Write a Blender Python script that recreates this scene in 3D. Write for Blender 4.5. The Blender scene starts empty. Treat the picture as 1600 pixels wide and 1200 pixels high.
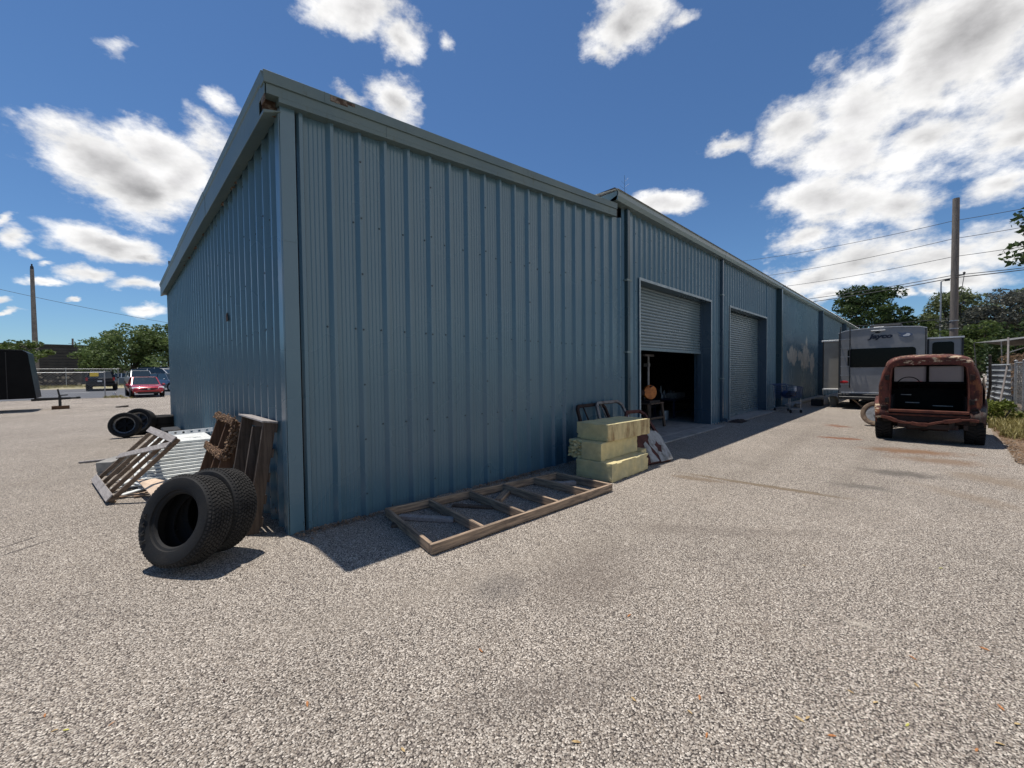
import bpy, bmesh, math, random
from mathutils import Vector, Matrix, Euler, Quaternion
random.seed(7)
S = bpy.context.scene
COL = S.collection
PI = math.pi
V = Vector

# ------------------------------------------------------------------ viewpoint
F_PX = 634.389
AX = [V((0.7151296, -0.02642511, 0.69849221)), V((-0.69890496, -0.01127266, 0.71512572)), V((-0.01102341, -0.99958724, -0.02653006))]
EYE = V((-1.25146, -4.48890, 1.6))
def ray(px, py):
    c = V((px - 800, py - 600, F_PX))
    return V((AX[0].dot(c), AX[1].dot(c), AX[2].dot(c)))
def G(px, py, z=0.0):                    # point of a horizontal plane
    r = ray(px, py); return EYE + r * ((z - EYE.z) / r.z)
def DX(px, py, x):
    r = ray(px, py); return EYE + r * ((x - EYE.x) / r.x)
def DY(px, py, y):
    r = ray(px, py); return EYE + r * ((y - EYE.y) / r.y)
def DD(px, py, d):
    return EYE + ray(px, py) * (d / F_PX)
def gz(x, y):                            # the lot rises gently away to the left
    t = min(max(0.0, y - 22.0), 38.0)
    return 0.0028 * t ** 1.5

# ------------------------------------------------------------------ materials
MATS = {}
class NT:
    def __init__(s, mat):
        s.nt = mat.node_tree; s.N = s.nt.nodes; s.L = s.nt.links
    def n(s, t, ins=None, **kw):
        k = s.N.new(t)
        for a, b in kw.items(): setattr(k, a, b)
        for a, b in (ins or {}).items(): s.set(k, a, b)
        return k
    def set(s, k, a, b):
        i = k.inputs[a]
        if isinstance(b, bpy.types.NodeSocket): s.L.new(b, i)
        elif isinstance(b, bpy.types.Node): s.L.new(b.outputs[0], i)
        else:
            if i.type == 'RGBA' and len(b) == 3: b = (*b, 1)
            i.default_value = b
    def math(s, op, a, b=0.0, c=0.0, clamp=False):
        k = s.n('ShaderNodeMath', {0: a, 1: b, 2: c}, operation=op); k.use_clamp = clamp; return k.outputs[0]
    def mix(s, f, a, b, bt='MIX'):
        k = s.n('ShaderNodeMix', data_type='RGBA', blend_type=bt); k.clamp_factor = True
        s.set(k, 0, f); s.set(k, 6, a); s.set(k, 7, b); return k.outputs[2]
    def noise(s, vec, scale, detail=4, rough=.55):
        k = s.n('ShaderNodeTexNoise', {'Scale': scale, 'Detail': detail, 'Roughness': rough})
        if vec is not None: s.L.new(vec, k.inputs['Vector'])
        return k.outputs['Fac']
    def ramp(s, f, lo, hi):
        k = s.n('ShaderNodeMapRange', {0: f, 1: lo, 2: hi, 3: 0.0, 4: 1.0}, interpolation_type='SMOOTHSTEP'); return k.outputs[0]
    def obj(s, scale=(1, 1, 1), rnd=False):
        t = s.n('ShaderNodeTexCoord')
        m = s.n('ShaderNodeMapping', {'Vector': t.outputs['Object'], 'Scale': scale})
        if rnd:
            oi = s.n('ShaderNodeObjectInfo')
            k = s.n('ShaderNodeVectorMath', {0: m.outputs[0]}, operation='ADD')
            c = s.n('ShaderNodeCombineXYZ', {0: s.math('MULTIPLY', oi.outputs['Random'], 31.0), 1: s.math('MULTIPLY', oi.outputs['Random'], 17.0)})
            s.L.new(c.outputs[0], k.inputs[1]); return k.outputs[0]
        return m.outputs[0]
def newmat(name):
    m = bpy.data.materials.new(name); m.use_nodes = True; m.node_tree.nodes.clear()
    t = NT(m); o = t.n('ShaderNodeOutputMaterial'); p = t.n('ShaderNodeBsdfPrincipled')
    t.L.new(p.outputs[0], o.inputs[0]); MATS[name] = m
    return m, t, p
def pm(name, col, rough=.6, metal=0., col2=None, scale=6., lo=.4, hi=.65, bump=0., bscale=40., stretch=(1, 1, 1), spec=.5, var=.12, rnd=True, coat=0.):
    """principled paint with wear: col2 shows through in patches, value varies a little"""
    m, t, p = newmat(name)
    v = t.obj(stretch, rnd)
    c = col
    if col2 is not None:
        c = t.mix(t.ramp(t.noise(v, scale, 6, .65), lo, hi), col, col2)
    if var:
        f = t.ramp(t.noise(v, scale * 3.1 + 1, 5, .6), .25, .75)
        vv = t.math('MULTIPLY_ADD', f, 2 * var, 1 - var)
        hs = t.n('ShaderNodeHueSaturation', {'Value': vv, 'Color': c}); c = hs.outputs[0]
    t.set(p, 'Base Color', c); t.set(p, 'Metallic', metal)
    t.set(p, 'Roughness', t.math('MULTIPLY_ADD', t.noise(v, scale * 2, 4), .25, rough - .12, clamp=True))
    t.set(p, 'Specular IOR Level', spec)
    if coat: t.set(p, 'Coat Weight', coat); t.set(p, 'Coat Roughness', .08)
    if bump:
        b = t.n('ShaderNodeBump', {'Strength': bump, 'Distance': .01, 'Height': t.noise(v, bscale, 5, .6)})
        t.L.new(b.outputs[0], p.inputs['Normal'])
    return m

def wood(name, dark, light, axis=0, gloss=.85):
    m, t, p = newmat(name)
    st = [18., 18., 18.]; st[axis] = 1.2
    v = t.obj(tuple(st), True)
    g = t.noise(v, 2.5, 7, .65)
    c = t.mix(t.ramp(g, .33, .68), dark, light)
    v2 = t.obj((1, 1, 1), True)
    c = t.mix(t.math('MULTIPLY', t.ramp(t.noise(v2, 4., 4), .55, .75), .55), c, tuple(x * .45 for x in dark))
    t.set(p, 'Base Color', c); t.set(p, 'Roughness', gloss); t.set(p, 'Specular IOR Level', .25)
    b = t.n('ShaderNodeBump', {'Strength': .35, 'Distance': .004, 'Height': g}); t.L.new(b.outputs[0], p.inputs['Normal'])
    return m

# blue painted sheet steel
def steel_paint(name, col, fade):
    m, t, p = newmat(name)
    v = t.obj((1, 1, 1))
    c = t.mix(t.ramp(t.noise(v, .55, 5, .6), .3, .72), col, fade)
    vs = t.obj((5., 5., .35))
    c = t.mix(t.math('MULTIPLY', t.ramp(t.noise(vs, 2.2, 5, .6), .52, .78), .14), c, tuple(x * .62 for x in col))
    sp = t.ramp(t.noise(t.obj((1, 1, .45)), 26., 3, .5), .765, .79)
    area = t.ramp(t.noise(v, 1.1, 3), .5, .62)
    c = t.mix(t.math('MULTIPLY', t.math('MULTIPLY', sp, area), .8), c, (.035, .022, .016))
    # rust nicks and knocked paint low down on the sheets
    sx = t.n('ShaderNodeSeparateXYZ', {0: v})
    nick = t.noise(t.obj((9., 9., 2.6)), 1.9, 5, .7); reach = t.math('MULTIPLY_ADD', sx.outputs[2], .16, .635)
    c = t.mix(t.ramp(t.math('SUBTRACT', nick, reach), .0, .03), c, (.030, .024, .022))
    lift = t.noise(t.obj((5., 5., 1.8)), 3.1, 5, .7); reach2 = t.math('MULTIPLY_ADD', sx.outputs[2], .12, .66)
    c = t.mix(t.math('MULTIPLY', t.ramp(t.math('SUBTRACT', lift, reach2), .0, .03), .7), c, (.26, .31, .32))
    t.set(p, 'Base Color', c)
    t.set(p, 'Roughness', t.math('MULTIPLY_ADD', t.noise(v, .9, 2), .12, .22)); t.set(p, 'Specular IOR Level', .65)
    return m, t, p, c
steel_paint('blue_steel', (.074, .148, .196), (.090, .166, .210))
m, t, p, c = steel_paint('blue_steel_patched', (.074, .148, .196), (.090, .166, .210))
sx = t.n('ShaderNodeSeparateXYZ', {0: t.obj()}); nz = t.noise(t.obj((3.5, 1, .9)), 1.6, 6, .7); nf = t.noise(t.obj((15, 1, 1.1)), 2.6, 5, .65)
acc = None
for (cx, cz, rx, rz) in ((21.7, 2.3, .95, .42), (23.3, 2.3, .6, .26), (24.5, 2.25, 1.15, .66), (24.8, 3.05, .16, .5), (26.3, 2.0, .62, .55)):
    u = t.math('DIVIDE', t.math('SUBTRACT', sx.outputs[0], cx), rx); q = t.math('DIVIDE', t.math('SUBTRACT', sx.outputs[2], cz), rz)
    k = t.math('SQRT', t.math('ADD', t.math('MULTIPLY', u, u), t.math('MULTIPLY', q, q))); acc = k if acc is None else t.math('MINIMUM', acc, k)
acc = t.math('ADD', acc, t.math('ADD', t.math('MULTIPLY_ADD', nz, 1.9, -.95), t.math('MULTIPLY_ADD', nf, 1.7, -.85)))
c = t.mix(t.ramp(acc, 1.02, .80), c, t.mix(t.ramp(nf, .4, .6), (.52, .48, .41), (.33, .33, .31)))     # scraped pale primer
t.set(p, 'Base Color', c)
steel_paint('blue_door', (.135, .195, .225), (.155, .212, .238))
steel_paint('blue_dark', (.042, .074, .108), (.052, .088, .120))
steel_paint('green_trim', (.135, .195, .20), (.17, .22, .215))
steel_paint('teal_pipe', (.022, .052, .066), (.03, .062, .075))
# fascia with lichen and rust streaks
m, t, p = newmat('fascia_paint')
v = t.obj()
c = t.mix(t.ramp(t.noise(v, 1.3, 6, .65), .35, .7), (.092, .142, .152), (.122, .168, .162))
c = t.mix(t.math('MULTIPLY', t.ramp(t.noise(t.obj((2.5, 2.5, .8)), 4.5, 7, .7), .56, .70), .6), c, (.085, .10, .065))
c = t.mix(t.ramp(t.noise(t.obj((3.5, 3.5, 1.2)), 3.1, 6, .7), .70, .76), c, (.03, .02, .017))
t.set(p, 'Base Color', c); t.set(p, 'Roughness', .5)

pm('screw_head', (.035, .055, .068), .6)
pm('frame_grey', (.17, .165, .16), .55, .2, (.09, .07, .06), 8)
pm('galv_roof', (.62, .64, .63), .42, .3, (.42, .40, .36), 2.0, .5, .8)
pm('rust_hole', (.06, .035, .022), .9, 0, (.20, .16, .12), 14, .45, .6)
pm('white_trim', (.36, .43, .45), .5, 0, (.26, .33, .36), 3)
pm('concrete', (.30, .285, .26), .9, 0, (.20, .19, .175), 3., .4, .7, .3, 30)
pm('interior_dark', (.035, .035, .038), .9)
pm('stain_paint', (.34, .31, .25), .85, 0, (.22, .22, .205), 5, .42, .6)
pm('rubber', (.009, .009, .0095), .78, 0, (.021, .019, .017), 5, .45, .75, .25, 60, spec=.35)
pm('rubber_grey', (.040, .037, .034), .86, 0, (.022, .021, .020), 9, .4, .7, .3, 50, spec=.25)
pm('black_paint', (.005, .005, .006), .35, 0, (.007, .007, .008), 2, spec=.07, var=.05)
pm('black_matte', (.012, .012, .013), .7)
pm('dark_metal', (.045, .045, .048), .5, .6)
pm('steel', (.42, .43, .44), .4, .9, (.22, .2, .18), 9, .55, .75)
pm('galv', (.42, .43, .44), .5, .6, (.30, .30, .30), 8)
pm('white_metal', (.70, .71, .68), .45, 0, (.50, .50, .46), 5, .5, .8)
pm('white_plastic', (.75, .75, .74), .5)
pm('rv_skin', (.285, .28, .275), .42, 0, (.24, .237, .232), 1.6, .4, .7, var=.05, spec=.4)
pm('rv_beige', (.36, .33, .28), .5, 0, (.31, .285, .245), 1.2, .4, .7, var=.05)
pm('rv_white', (.72, .72, .70), .4)
pm('rv_black', (.012, .012, .013), .5)
pm('glass_black', (.003, .003, .004), .10, 0, spec=.12, var=0)
pm('glass_dirty', (.12, .12, .125), .6, 0, (.05, .05, .053), 9, .4, .65, stretch=(1, 1, .4))
pm('glass_car', (.02, .03, .035), .05, 0, spec=.9, var=0)
pm('red_lens', (.40, .012, .012), .25)
pm('blue_ink', (.010, .012, .03), .4)
pm('blue_grey_ink', (.10, .13, .20), .4)
pm('foam', (.60, .50, .255), .85, 0, (.47, .42, .25), 2.6, .42, .7, .5, 25, rnd=True)
pm('foam_worn', (.60, .49, .26), .9, 0, (.22, .13, .055), 5., .42, .68, .8, 18, stretch=(1, 1, .35))
pm('foam_broken', (.63, .56, .31), .95, 0, (.40, .33, .16), 9., .45, .7, 1.2, 14)
pm('rust', (.082, .020, .013), .82, 0, (.045, .011, .008), 4., .38, .68, .5, 45)
pm('rust_light', (.135, .040, .022), .85, 0, (.07, .018, .012), 6., .4, .7, .5, 45)
pm('rust_dark', (.028, .012, .009), .9, 0, (.012, .008, .007), 5.)
pm('interior_black', (.008, .007, .007), .9)
pm('chrome', (.6, .6, .62), .18, 1.)
pm('cream_rust', (.52, .46, .36), .7, 0, (.09, .03, .02), 7., .52, .6)
pm('orange', (.55, .17, .02), .5, 0, (.35, .09, .01), 5)
pm('dark_blue', (.012, .018, .05), .6)
pm('blue_plastic', (.012, .04, .125), .5)
pm('tan_board', (.66, .50, .36), .85, 0, (.54, .40, .28), 5., .4, .7)
pm('mulch', (.30, .19, .115), .95, 0, (.13, .08, .05), 18., .4, .65, 1.2, 40)
pm('asphalt_road', (.085, .088, .095), .9, 0, (.115, .115, .12), .8, .4, .7, .3, 60)
pm('road_line', (.62, .62, .60), .8, 0, (.32, .32, .31), 2, .5, .8)
pm('car_red', (.36, .012, .025), .25, .2, coat=.8, var=.03)
pm('car_white', (.72, .73, .74), .3, 0, coat=.6, var=.03)
pm('car_silver', (.40, .42, .44), .3, .5, coat=.6, var=.03)
pm('car_black', (.006, .006, .008), .25, 0, coat=.12, spec=.2, var=.03)
pm('car_navy', (.05, .08, .13), .25, .3, coat=.7, var=.03)
pm('yellow', (.62, .42, .02), .5)
pm('headlamp', (.62, .62, .62), .12, .2)
pm('far_wall', (.056, .054, .057), .85, 0, (.040, .039, .042), 1.2, .4, .7)
pm('far_blue', (.10, .13, .17), .8)
pm('dark_stack', (.035, .028, .023), .95, 0, (.09, .075, .06), 2., .5, .65)
pm('pale_log', (.34, .29, .23), .9, 0, (.2, .17, .13), 5)
pm('pole_wood', (.20, .165, .135), .9, 0, (.12, .10, .085), 3., .4, .7, .5, 20, stretch=(6, 6, .5))
pm('pole_concrete', (.24, .21, .19), .9, 0, (.17, .15, .14), 2)
pm('wire', (.03, .03, .032), .7)
pm('sheet_grey', (.28, .305, .33), .55, .2, (.40, .42, .44), 1.4, .4, .7)
pm('sheet_brown', (.09, .075, .062), .85, 0, (.14, .13, .12), 2., .4, .65)
pm('board_white', (.36, .35, .33), .85, 0, (.15, .14, .125), 3., .42, .7, stretch=(3, 3, .5))
pm('canopy_cloth', (.16, .16, .155), .8, 0, (.09, .09, .085), 1.5)
pm('bark', (.085, .068, .052), .95, 0, (.04, .032, .026), 5., .4, .65, .8, 14, stretch=(2, 2, .5))
wood('lumber', (.15, .115, .088), (.44, .315, .215), 0)
wood('pallet_wood', (.072, .052, .040), (.14, .104, .080), 2)
wood('pallet_brown', (.085, .045, .027), (.15, .085, .05), 2)
wood('skid_wood', (.125, .088, .062), (.22, .165, .125), 0)
wood('grey_wood', (.24, .215, .20), (.36, .33, .31), 1)

def foliage(name, a, b, c3, scale=1.1):
    m, t, p = newmat(name)
    v = t.obj((1, 1, 1), True)
    c = t.mix(t.ramp(t.noise(v, scale, 3), .32, .68), a, b)
    c = t.mix(t.math('MULTIPLY', t.ramp(t.noise(v, 9., 2), .5, .75), .8), c, c3)
    t.set(p, 'Base Color', c); t.set(p, 'Roughness', .55); t.set(p, 'Specular IOR Level', .3)
    tr = t.n('ShaderNodeBsdfTranslucent', {'Color': c}); mx = t.n('ShaderNodeMixShader', {0: .22, 1: p.outputs[0], 2: tr.outputs[0]}); mx.inputs[0].default_value = .32
    o = [k for k in t.N if k.type == 'OUTPUT_MATERIAL'][0]; t.L.new(mx.outputs[0], o.inputs[0])
    return m
m, t, p = newmat('glass_hazy')
t.set(p, 'Base Color', t.mix(t.ramp(t.noise(t.obj((1, 1, .4)), 8., 5, .65), .4, .65), (.42, .40, .38), (.20, .185, .175))); t.set(p, 'Roughness', .6)
tr = t.n('ShaderNodeBsdfTransparent', {'Color': (.8, .8, .8)}); mxx = t.n('ShaderNodeMixShader', {0: .45, 1: tr.outputs[0], 2: p.outputs[0]})
tl = t.n('ShaderNodeBsdfTranslucent', {'Color': (.50, .46, .43)}); t.L.new(tl.outputs[0], mxx.inputs[2]); mxx.inputs[0].default_value = .5; t.L.new(mxx.outputs[0], [k for k in t.N if k.type == 'OUTPUT_MATERIAL'][0].inputs[0])
foliage('leaf_dark', (.030, .055, .016), (.060, .095, .026), (.095, .125, .035))
foliage('leaf_mid', (.062, .098, .024), (.105, .145, .036), (.155, .185, .055))
foliage('leaf_olive', (.10, .128, .050), (.155, .18, .075), (.20, .21, .10))
foliage('leaf_street', (.095, .145, .045), (.155, .205, .068), (.20, .24, .09))
foliage('leaf_grey', (.085, .088, .072), (.14, .14, .115), (.10, .115, .065))
foliage('grass_dry', (.27, .235, .085), (.36, .31, .13), (.20, .19, .055), 2.)
foliage('weed_green', (.095, .13, .022), (.16, .19, .035), (.22, .22, .05), 2.)
foliage('litter_brown', (.20, .125, .07), (.31, .205, .125), (.38, .27, .18), 2.)
pm('leaf_orange', (.45, .19, .065), .8, 0, (.33, .13, .045), 30)
pm('leaf_tan', (.50, .36, .17), .8, 0, (.38, .24, .10), 30)
pm('leaf_yellow', (.48, .43, .10), .8, 0, (.36, .36, .08), 30)

# old rusted panel with primer and pale paint showing at the roof lip and the pillars
m, t, p = newmat('rust_worn')
v = t.obj((1, 1, 1)); sx = t.n('ShaderNodeSeparateXYZ', {0: v})
c = t.mix(t.ramp(t.noise(v, 5., 6, .7), .38, .62), (.115, .025, .016), (.045, .011, .007))
c = t.mix(t.ramp(t.noise(t.obj((1, 1, .5)), 7., 6, .72), .54, .64), c, (.21, .070, .026))
c = t.mix(t.ramp(t.noise(t.obj((1, 1, .6)), 10., 6, .7), .62, .68), c, (.012, .008, .007))
lip = t.ramp(sx.outputs[2], 1.60, 1.72); low = t.math('MULTIPLY', t.ramp(sx.outputs[2], 1.15, .70), t.ramp(sx.outputs[1], -4.0, -3.85))
th = t.math('ADD', t.noise(t.obj((1, 1, 2.2)), 4.2, 7, .7), t.math('MULTIPLY_ADD', t.math('MAXIMUM', lip, t.math('MULTIPLY', low, .8)), .11, -.06))
c = t.mix(t.ramp(th, .585, .635), c, (.50, .38, .25))
t.set(p, 'Base Color', c); t.set(p, 'Roughness', .8)
b = t.n('ShaderNodeBump', {'Strength': .4, 'Distance': .01, 'Height': t.noise(v, 40, 4)}); t.L.new(b.outputs[0], p.inputs['Normal'])
m, t, p = newmat('rust_faded')
v = t.obj((1, 1, .5))
c = t.mix(t.ramp(t.noise(v, 3.2, 6, .7), .40, .60), (.055, .016, .011), (.12, .105, .085))
t.set(p, 'Base Color', c); t.set(p, 'Roughness', .8)

# exposed-aggregate lot: pale shell and pebbles bedded in dark binder, with oil and rust stains and thin dark lines
def aggregate():
    m, t, p = newmat('aggregate_lot')
    tc = t.n('ShaderNodeTexCoord').outputs['Object']
    wv = t.n('ShaderNodeTexNoise', {'Scale': 30., 'Detail': 2}); t.L.new(tc, wv.inputs['Vector'])
    warp = t.n('ShaderNodeVectorMath', {0: wv.outputs['Color'], 1: (.012, .012, .012)}, operation='MULTIPLY')
    vec = t.n('ShaderNodeVectorMath', {0: tc, 1: warp.outputs[0]}, operation='ADD').outputs[0]
    def vor(scale, feat='F1'):
        k = t.n('ShaderNodeTexVoronoi', {'Scale': scale, 'Randomness': 1.}, feature=feat, voronoi_dimensions='2D'); t.L.new(vec, k.inputs['Vector']); return k
    v1 = vor(118.); v2 = vor(205.)
    rnd = t.n('ShaderNodeSeparateColor', {0: v1.outputs['Color']}); rnd2 = t.n('ShaderNodeSeparateColor', {0: v2.outputs['Color']})
    cr = t.n('ShaderNodeValToRGB', {0: rnd.outputs[0]}); e = cr.color_ramp; e.interpolation = 'CONSTANT'
    stops = [(0, (.075, .062, .054)), (.13, (.26, .218, .178)), (.30, (.40, .345, .285)), (.47, (.19, .158, .134)), (.60, (.50, .44, .37)), (.78, (.32, .265, .21)), (.89, (.69, .61, .515))]
    e.elements[0].position = 0; e.elements[0].color = (*stops[0][1], 1); e.elements[1].position = stops[1][0]; e.elements[1].color = (*stops[1][1], 1)
    for q, cc in stops[2:]:
        k = e.elements.new(q); k.color = (*cc, 1)
    gap = t.ramp(v1.outputs['Distance'], .46, .66)
    c = t.mix(gap, cr.outputs[0], (.048, .040, .034))
    chip = t.math('MULTIPLY', t.ramp(rnd2.outputs[1], .72, .74), t.ramp(v2.outputs['Distance'], .46, .30))
    c = t.mix(t.math('MULTIPLY', chip, .85), c, (.40, .355, .30))
    # broad tone: worn, dusty and darker areas
    b1 = t.noise(tc, .33, 5, .6); b2 = t.noise(tc, 1.9, 5, .65); b3 = t.noise(tc, 9., 4, .6)
    val = t.math('ADD', t.math('MULTIPLY_ADD', b1, .66, .40), t.math('ADD', t.math('MULTIPLY', b2, .34), t.math('MULTIPLY', b3, .20)))
    c = t.n('ShaderNodeHueSaturation', {'Value': val, 'Color': c}).outputs[0]
    dust = t.math('MULTIPLY', t.ramp(t.noise(tc, .7, 6, .7), .52, .78), .22)
    c = t.mix(dust, c, (.25, .20, .15))
    sep = t.n('ShaderNodeSeparateXYZ', {0: tc})
    wob = t.noise(tc, 1.6, 6, .7)
    fine = t.noise(tc, 7., 5, .7)
    def spot(cx, cy, rx, ry, ang, col, amt, soft=.55):
        nonlocal c
        ca, sa = math.cos(ang), math.sin(ang)
        dx = t.math('SUBTRACT', sep.outputs[0], cx); dy = t.math('SUBTRACT', sep.outputs[1], cy)
        u = t.math('DIVIDE', t.math('ADD', t.math('MULTIPLY', dx, ca), t.math('MULTIPLY', dy, sa)), rx)
        w = t.math('DIVIDE', t.math('SUBTRACT', t.math('MULTIPLY', dy, ca), t.math('MULTIPLY', dx, sa)), ry)
        d = t.math('SQRT', t.math('ADD', t.math('MULTIPLY', u, u), t.math('MULTIPLY', w, w)))
        d = t.math('ADD', d, t.math('MULTIPLY_ADD', wob, 1.5, -.75)); d = t.math('ADD', d, t.math('MULTIPLY_ADD', fine, .9, -.45))
        f = t.math('MULTIPLY', t.ramp(d, 1.0, 1.0 - soft), amt)
        c = t.mix(f, c, col)
    spot(5.15, -2.85, 1.35, .10, -1.52, (.16, .115, .07), .75)        # dark drip line across the lot
    spot(4.9, -2.1, .5, .16, -1.4, (.17, .12, .075), .6)
    spot(9.75, -4.3, .55, 1.0, .2, (.20, .10, .045), .8, .9)          # rust wash behind the wreck
    spot(8.9, -4.7, .5, .9, .2, (.20, .125, .075), .7, .9)
    spot(10.8, -3.1, .22, .5, .2, (.20, .075, .035), .8)
    spot(13.4, -2.7, .5, .35, .4, (.20, .085, .045), .75)
    spot(7.3, -4.2, .35, .75, .2, (.085, .075, .065), .7, .8)         # oil
    spot(6.0, -3.9, .2, .45, .2, (.10, .09, .08), .6, .8)
    spot(7.6, -5.2, .9, .5, .6, (.21, .155, .105), .6, .9)
    spot(6.3, -4.9, .9, .3, .9, (.22, .165, .115), .5, .9)
    spot(2.05, -4.2, .05, .16, .1, (.50, .44, .36), .5, .9)
    spot(-1.97, 1.70, .26, .014, .70, (.035, .03, .03), .85, .5); spot(-1.90, 1.45, .30, .016, .66, (.035, .03, .03), .85, .5)  # two thin dark lines on the gravel
    spot(9., -2.45, 7., .30, .02, (.15, .125, .10), .28, .9); spot(8., -3.75, 7., .28, -.02, (.15, .125, .10), .24, .9); spot(1., -2.1, 3., .3, -.25, (.30, .255, .205), .25, .9)
    spot(3.0, -3.0, 1.6, .22, -.9, (.14, .115, .095), .35, .9); spot(.3, -3.2, 1.1, .2, -.5, (.12, .10, .085), .3, .9); spot(1.4, -2.6, .9, .5, .2, (.15, .12, .098), .4, .9)           # pale spill
    spot(22., -1.0, 3.5, .5, .0, (.16, .09, .06), .5, .9)
    spot(.75, -2.25, .35, .28, .3, (.10, .09, .085), .35, .9)
    t.set(p, 'Base Color', c); t.set(p, 'Roughness', .93); t.set(p, 'Specular IOR Level', .25)
    hgt = t.math('SUBTRACT', 1.0, v1.outputs['Distance'])
    b = t.n('ShaderNodeBump', {'Strength': .75, 'Distance': .008, 'Height': hgt}); t.L.new(b.outputs[0], p.inputs['Normal'])
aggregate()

# ------------------------------------------------------------------ mesh helpers
class MB:
    def __init__(s): s.v = []; s.f = []
    def add(s, vs, fs):
        o = len(s.v); s.v += [tuple(x) for x in vs]; s.f += [tuple(i + o for i in f) for f in fs]; return s
    def hexa(s, q):      # 8 corners: bottom ring 0-3, top ring 4-7
        return s.add(q, [(0, 3, 2, 1), (4, 5, 6, 7), (0, 1, 5, 4), (1, 2, 6, 5), (2, 3, 7, 6), (3, 0, 4, 7)])
    def box(s, x0, x1, y0, y1, z0, z1):
        return s.hexa([(x0, y0, z0), (x1, y0, z0), (x1, y1, z0), (x0, y1, z0), (x0, y0, z1), (x1, y0, z1), (x1, y1, z1), (x0, y1, z1)])
    def obb(s, c, ex, ey, ez):   # centre and half-edge vectors
        c = V(c); ex = V(ex); ey = V(ey); ez = V(ez)
        return s.hexa([c - ex - ey - ez, c + ex - ey - ez, c + ex + ey - ez, c - ex + ey - ez, c - ex - ey + ez, c + ex - ey + ez, c + ex + ey + ez, c - ex + ey + ez])
    def beam(s, a, b, w, h, up=(0, 0, 1)):
        a = V(a); b = V(b); d = (b - a); up = V(up); sd = d.cross(up).normalized(); u = sd.cross(d).normalized()
        return s.obb((a + b) / 2, d / 2, sd * w / 2, u * h / 2)
    def tube(s, pts, r, n=8, cap=True):
        pts = [V(q) for q in pts]; k = len(pts); rs = r if isinstance(r, (list, tuple)) else [r] * k
        vs = []; fs = []; ref = None
        for i, q in enumerate(pts):
            d = (pts[min(i + 1, k - 1)] - pts[max(i - 1, 0)])
            d = d.normalized() if d.length > 1e-9 else V((0, 0, 1))
            if ref is None:
                ref = V((0, 0, 1)) if abs(d.z) < .9 else V((1, 0, 0))
            a = (ref - d * ref.dot(d))
            a = a.normalized() if a.length > 1e-6 else d.orthogonal().normalized()
            ref = a; b = d.cross(a)
            for j in range(n):
                th = 2 * PI * j / n; vs.append(q + (a * math.cos(th) + b * math.sin(th)) * rs[i])
        for i in range(k - 1):
            for j in range(n):
                fs.append((i * n + j, i * n + (j + 1) % n, (i + 1) * n + (j + 1) % n, (i + 1) * n + j))
        if cap: fs += [tuple(range(n))[::-1], tuple((k - 1) * n + j for j in range(n))]
        return s.add(vs, fs)
    def lathe(s, prof, c, axis, n=32, closed=False, a0=None, cap=True):
        c = V(c); ax = V(axis).normalized(); u = (V(a0) if a0 else ax.orthogonal()); u = (u - ax * u.dot(ax)).normalized(); w = ax.cross(u)
        k = len(prof); vs = []; fs = []
        for (r, a) in prof:
            for j in range(n):
                th = 2 * PI * j / n; vs.append(c + ax * a + (u * math.cos(th) + w * math.sin(th)) * r)
        for i in range(k if closed else k - 1):
            i2 = (i + 1) % k
            for j in range(n):
                fs.append((i * n + j, i * n + (j + 1) % n, i2 * n + (j + 1) % n, i2 * n + j))
        if not closed and cap:
            if prof[0][0] > 1e-4: fs.append(tuple(range(n))[::-1])
            if prof[-1][0] > 1e-4: fs.append(tuple((k - 1) * n + j for j in range(n)))
        return s.add(vs, fs)
    def prism(s, poly, fn, w0, w1):
        n = len(poly); vs = [fn(u, v, w0) for u, v in poly] + [fn(u, v, w1) for u, v in poly]
        return s.add(vs, [tuple(range(n))[::-1], tuple(range(n, 2 * n))] + [(i, (i + 1) % n, n + (i + 1) % n, n + i) for i in range(n)])
    def loft(s, rings, cap=True, closed=True):
        n = len(rings[0]); vs = [q for r in rings for q in r]; fs = []
        for i in range(len(rings) - 1):
            for j in range(n if closed else n - 1):
                fs.append((i * n + j, i * n + (j + 1) % n, (i + 1) * n + (j + 1) % n, (i + 1) * n + j))
        if cap and closed: fs += [tuple(range(n))[::-1], tuple((len(rings) - 1) * n + j for j in range(n))]
        return s.add(vs, fs)
    def build(s, name, mat, parent=None, smooth=0, bevel=0., seg=1, normals=True):
        me = bpy.data.meshes.new(name); me.from_pydata(s.v, [], s.f)
        if normals:
            bm = bmesh.new(); bm.from_mesh(me); bmesh.ops.recalc_face_normals(bm, faces=bm.faces); bm.to_mesh(me); bm.free()
        if smooth:
            me.polygons.foreach_set('use_smooth', [True] * len(me.polygons)); me.set_sharp_from_angle(angle=math.radians(smooth))
        me.materials.append(MATS[mat] if isinstance(mat, str) else mat)
        o = bpy.data.objects.new(name, me); COL.objects.link(o)
        if bevel:
            b = o.modifiers.new('edge', 'BEVEL'); b.width = bevel; b.segments = seg; b.limit_method = 'ANGLE'; b.angle_limit = math.radians(40)
        if parent is not None: attach(o, parent)
        return o
def mworld(o):
    m = Matrix.Translation(o.location) @ o.rotation_euler.to_matrix().to_4x4()
    if o.parent: m = mworld(o.parent) @ o.matrix_parent_inverse @ m
    return m
def attach(o, parent):
    o.parent = parent
    root = parent
    while root.parent: root = root.parent
    o.matrix_parent_inverse = mworld(parent).inverted()
def tag(o, label, cat, group=None, kind=None):
    if label: o['label'] = label
    if cat: o['category'] = cat
    if group: o['group'] = group
    if kind: o['kind'] = kind
    return o
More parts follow.
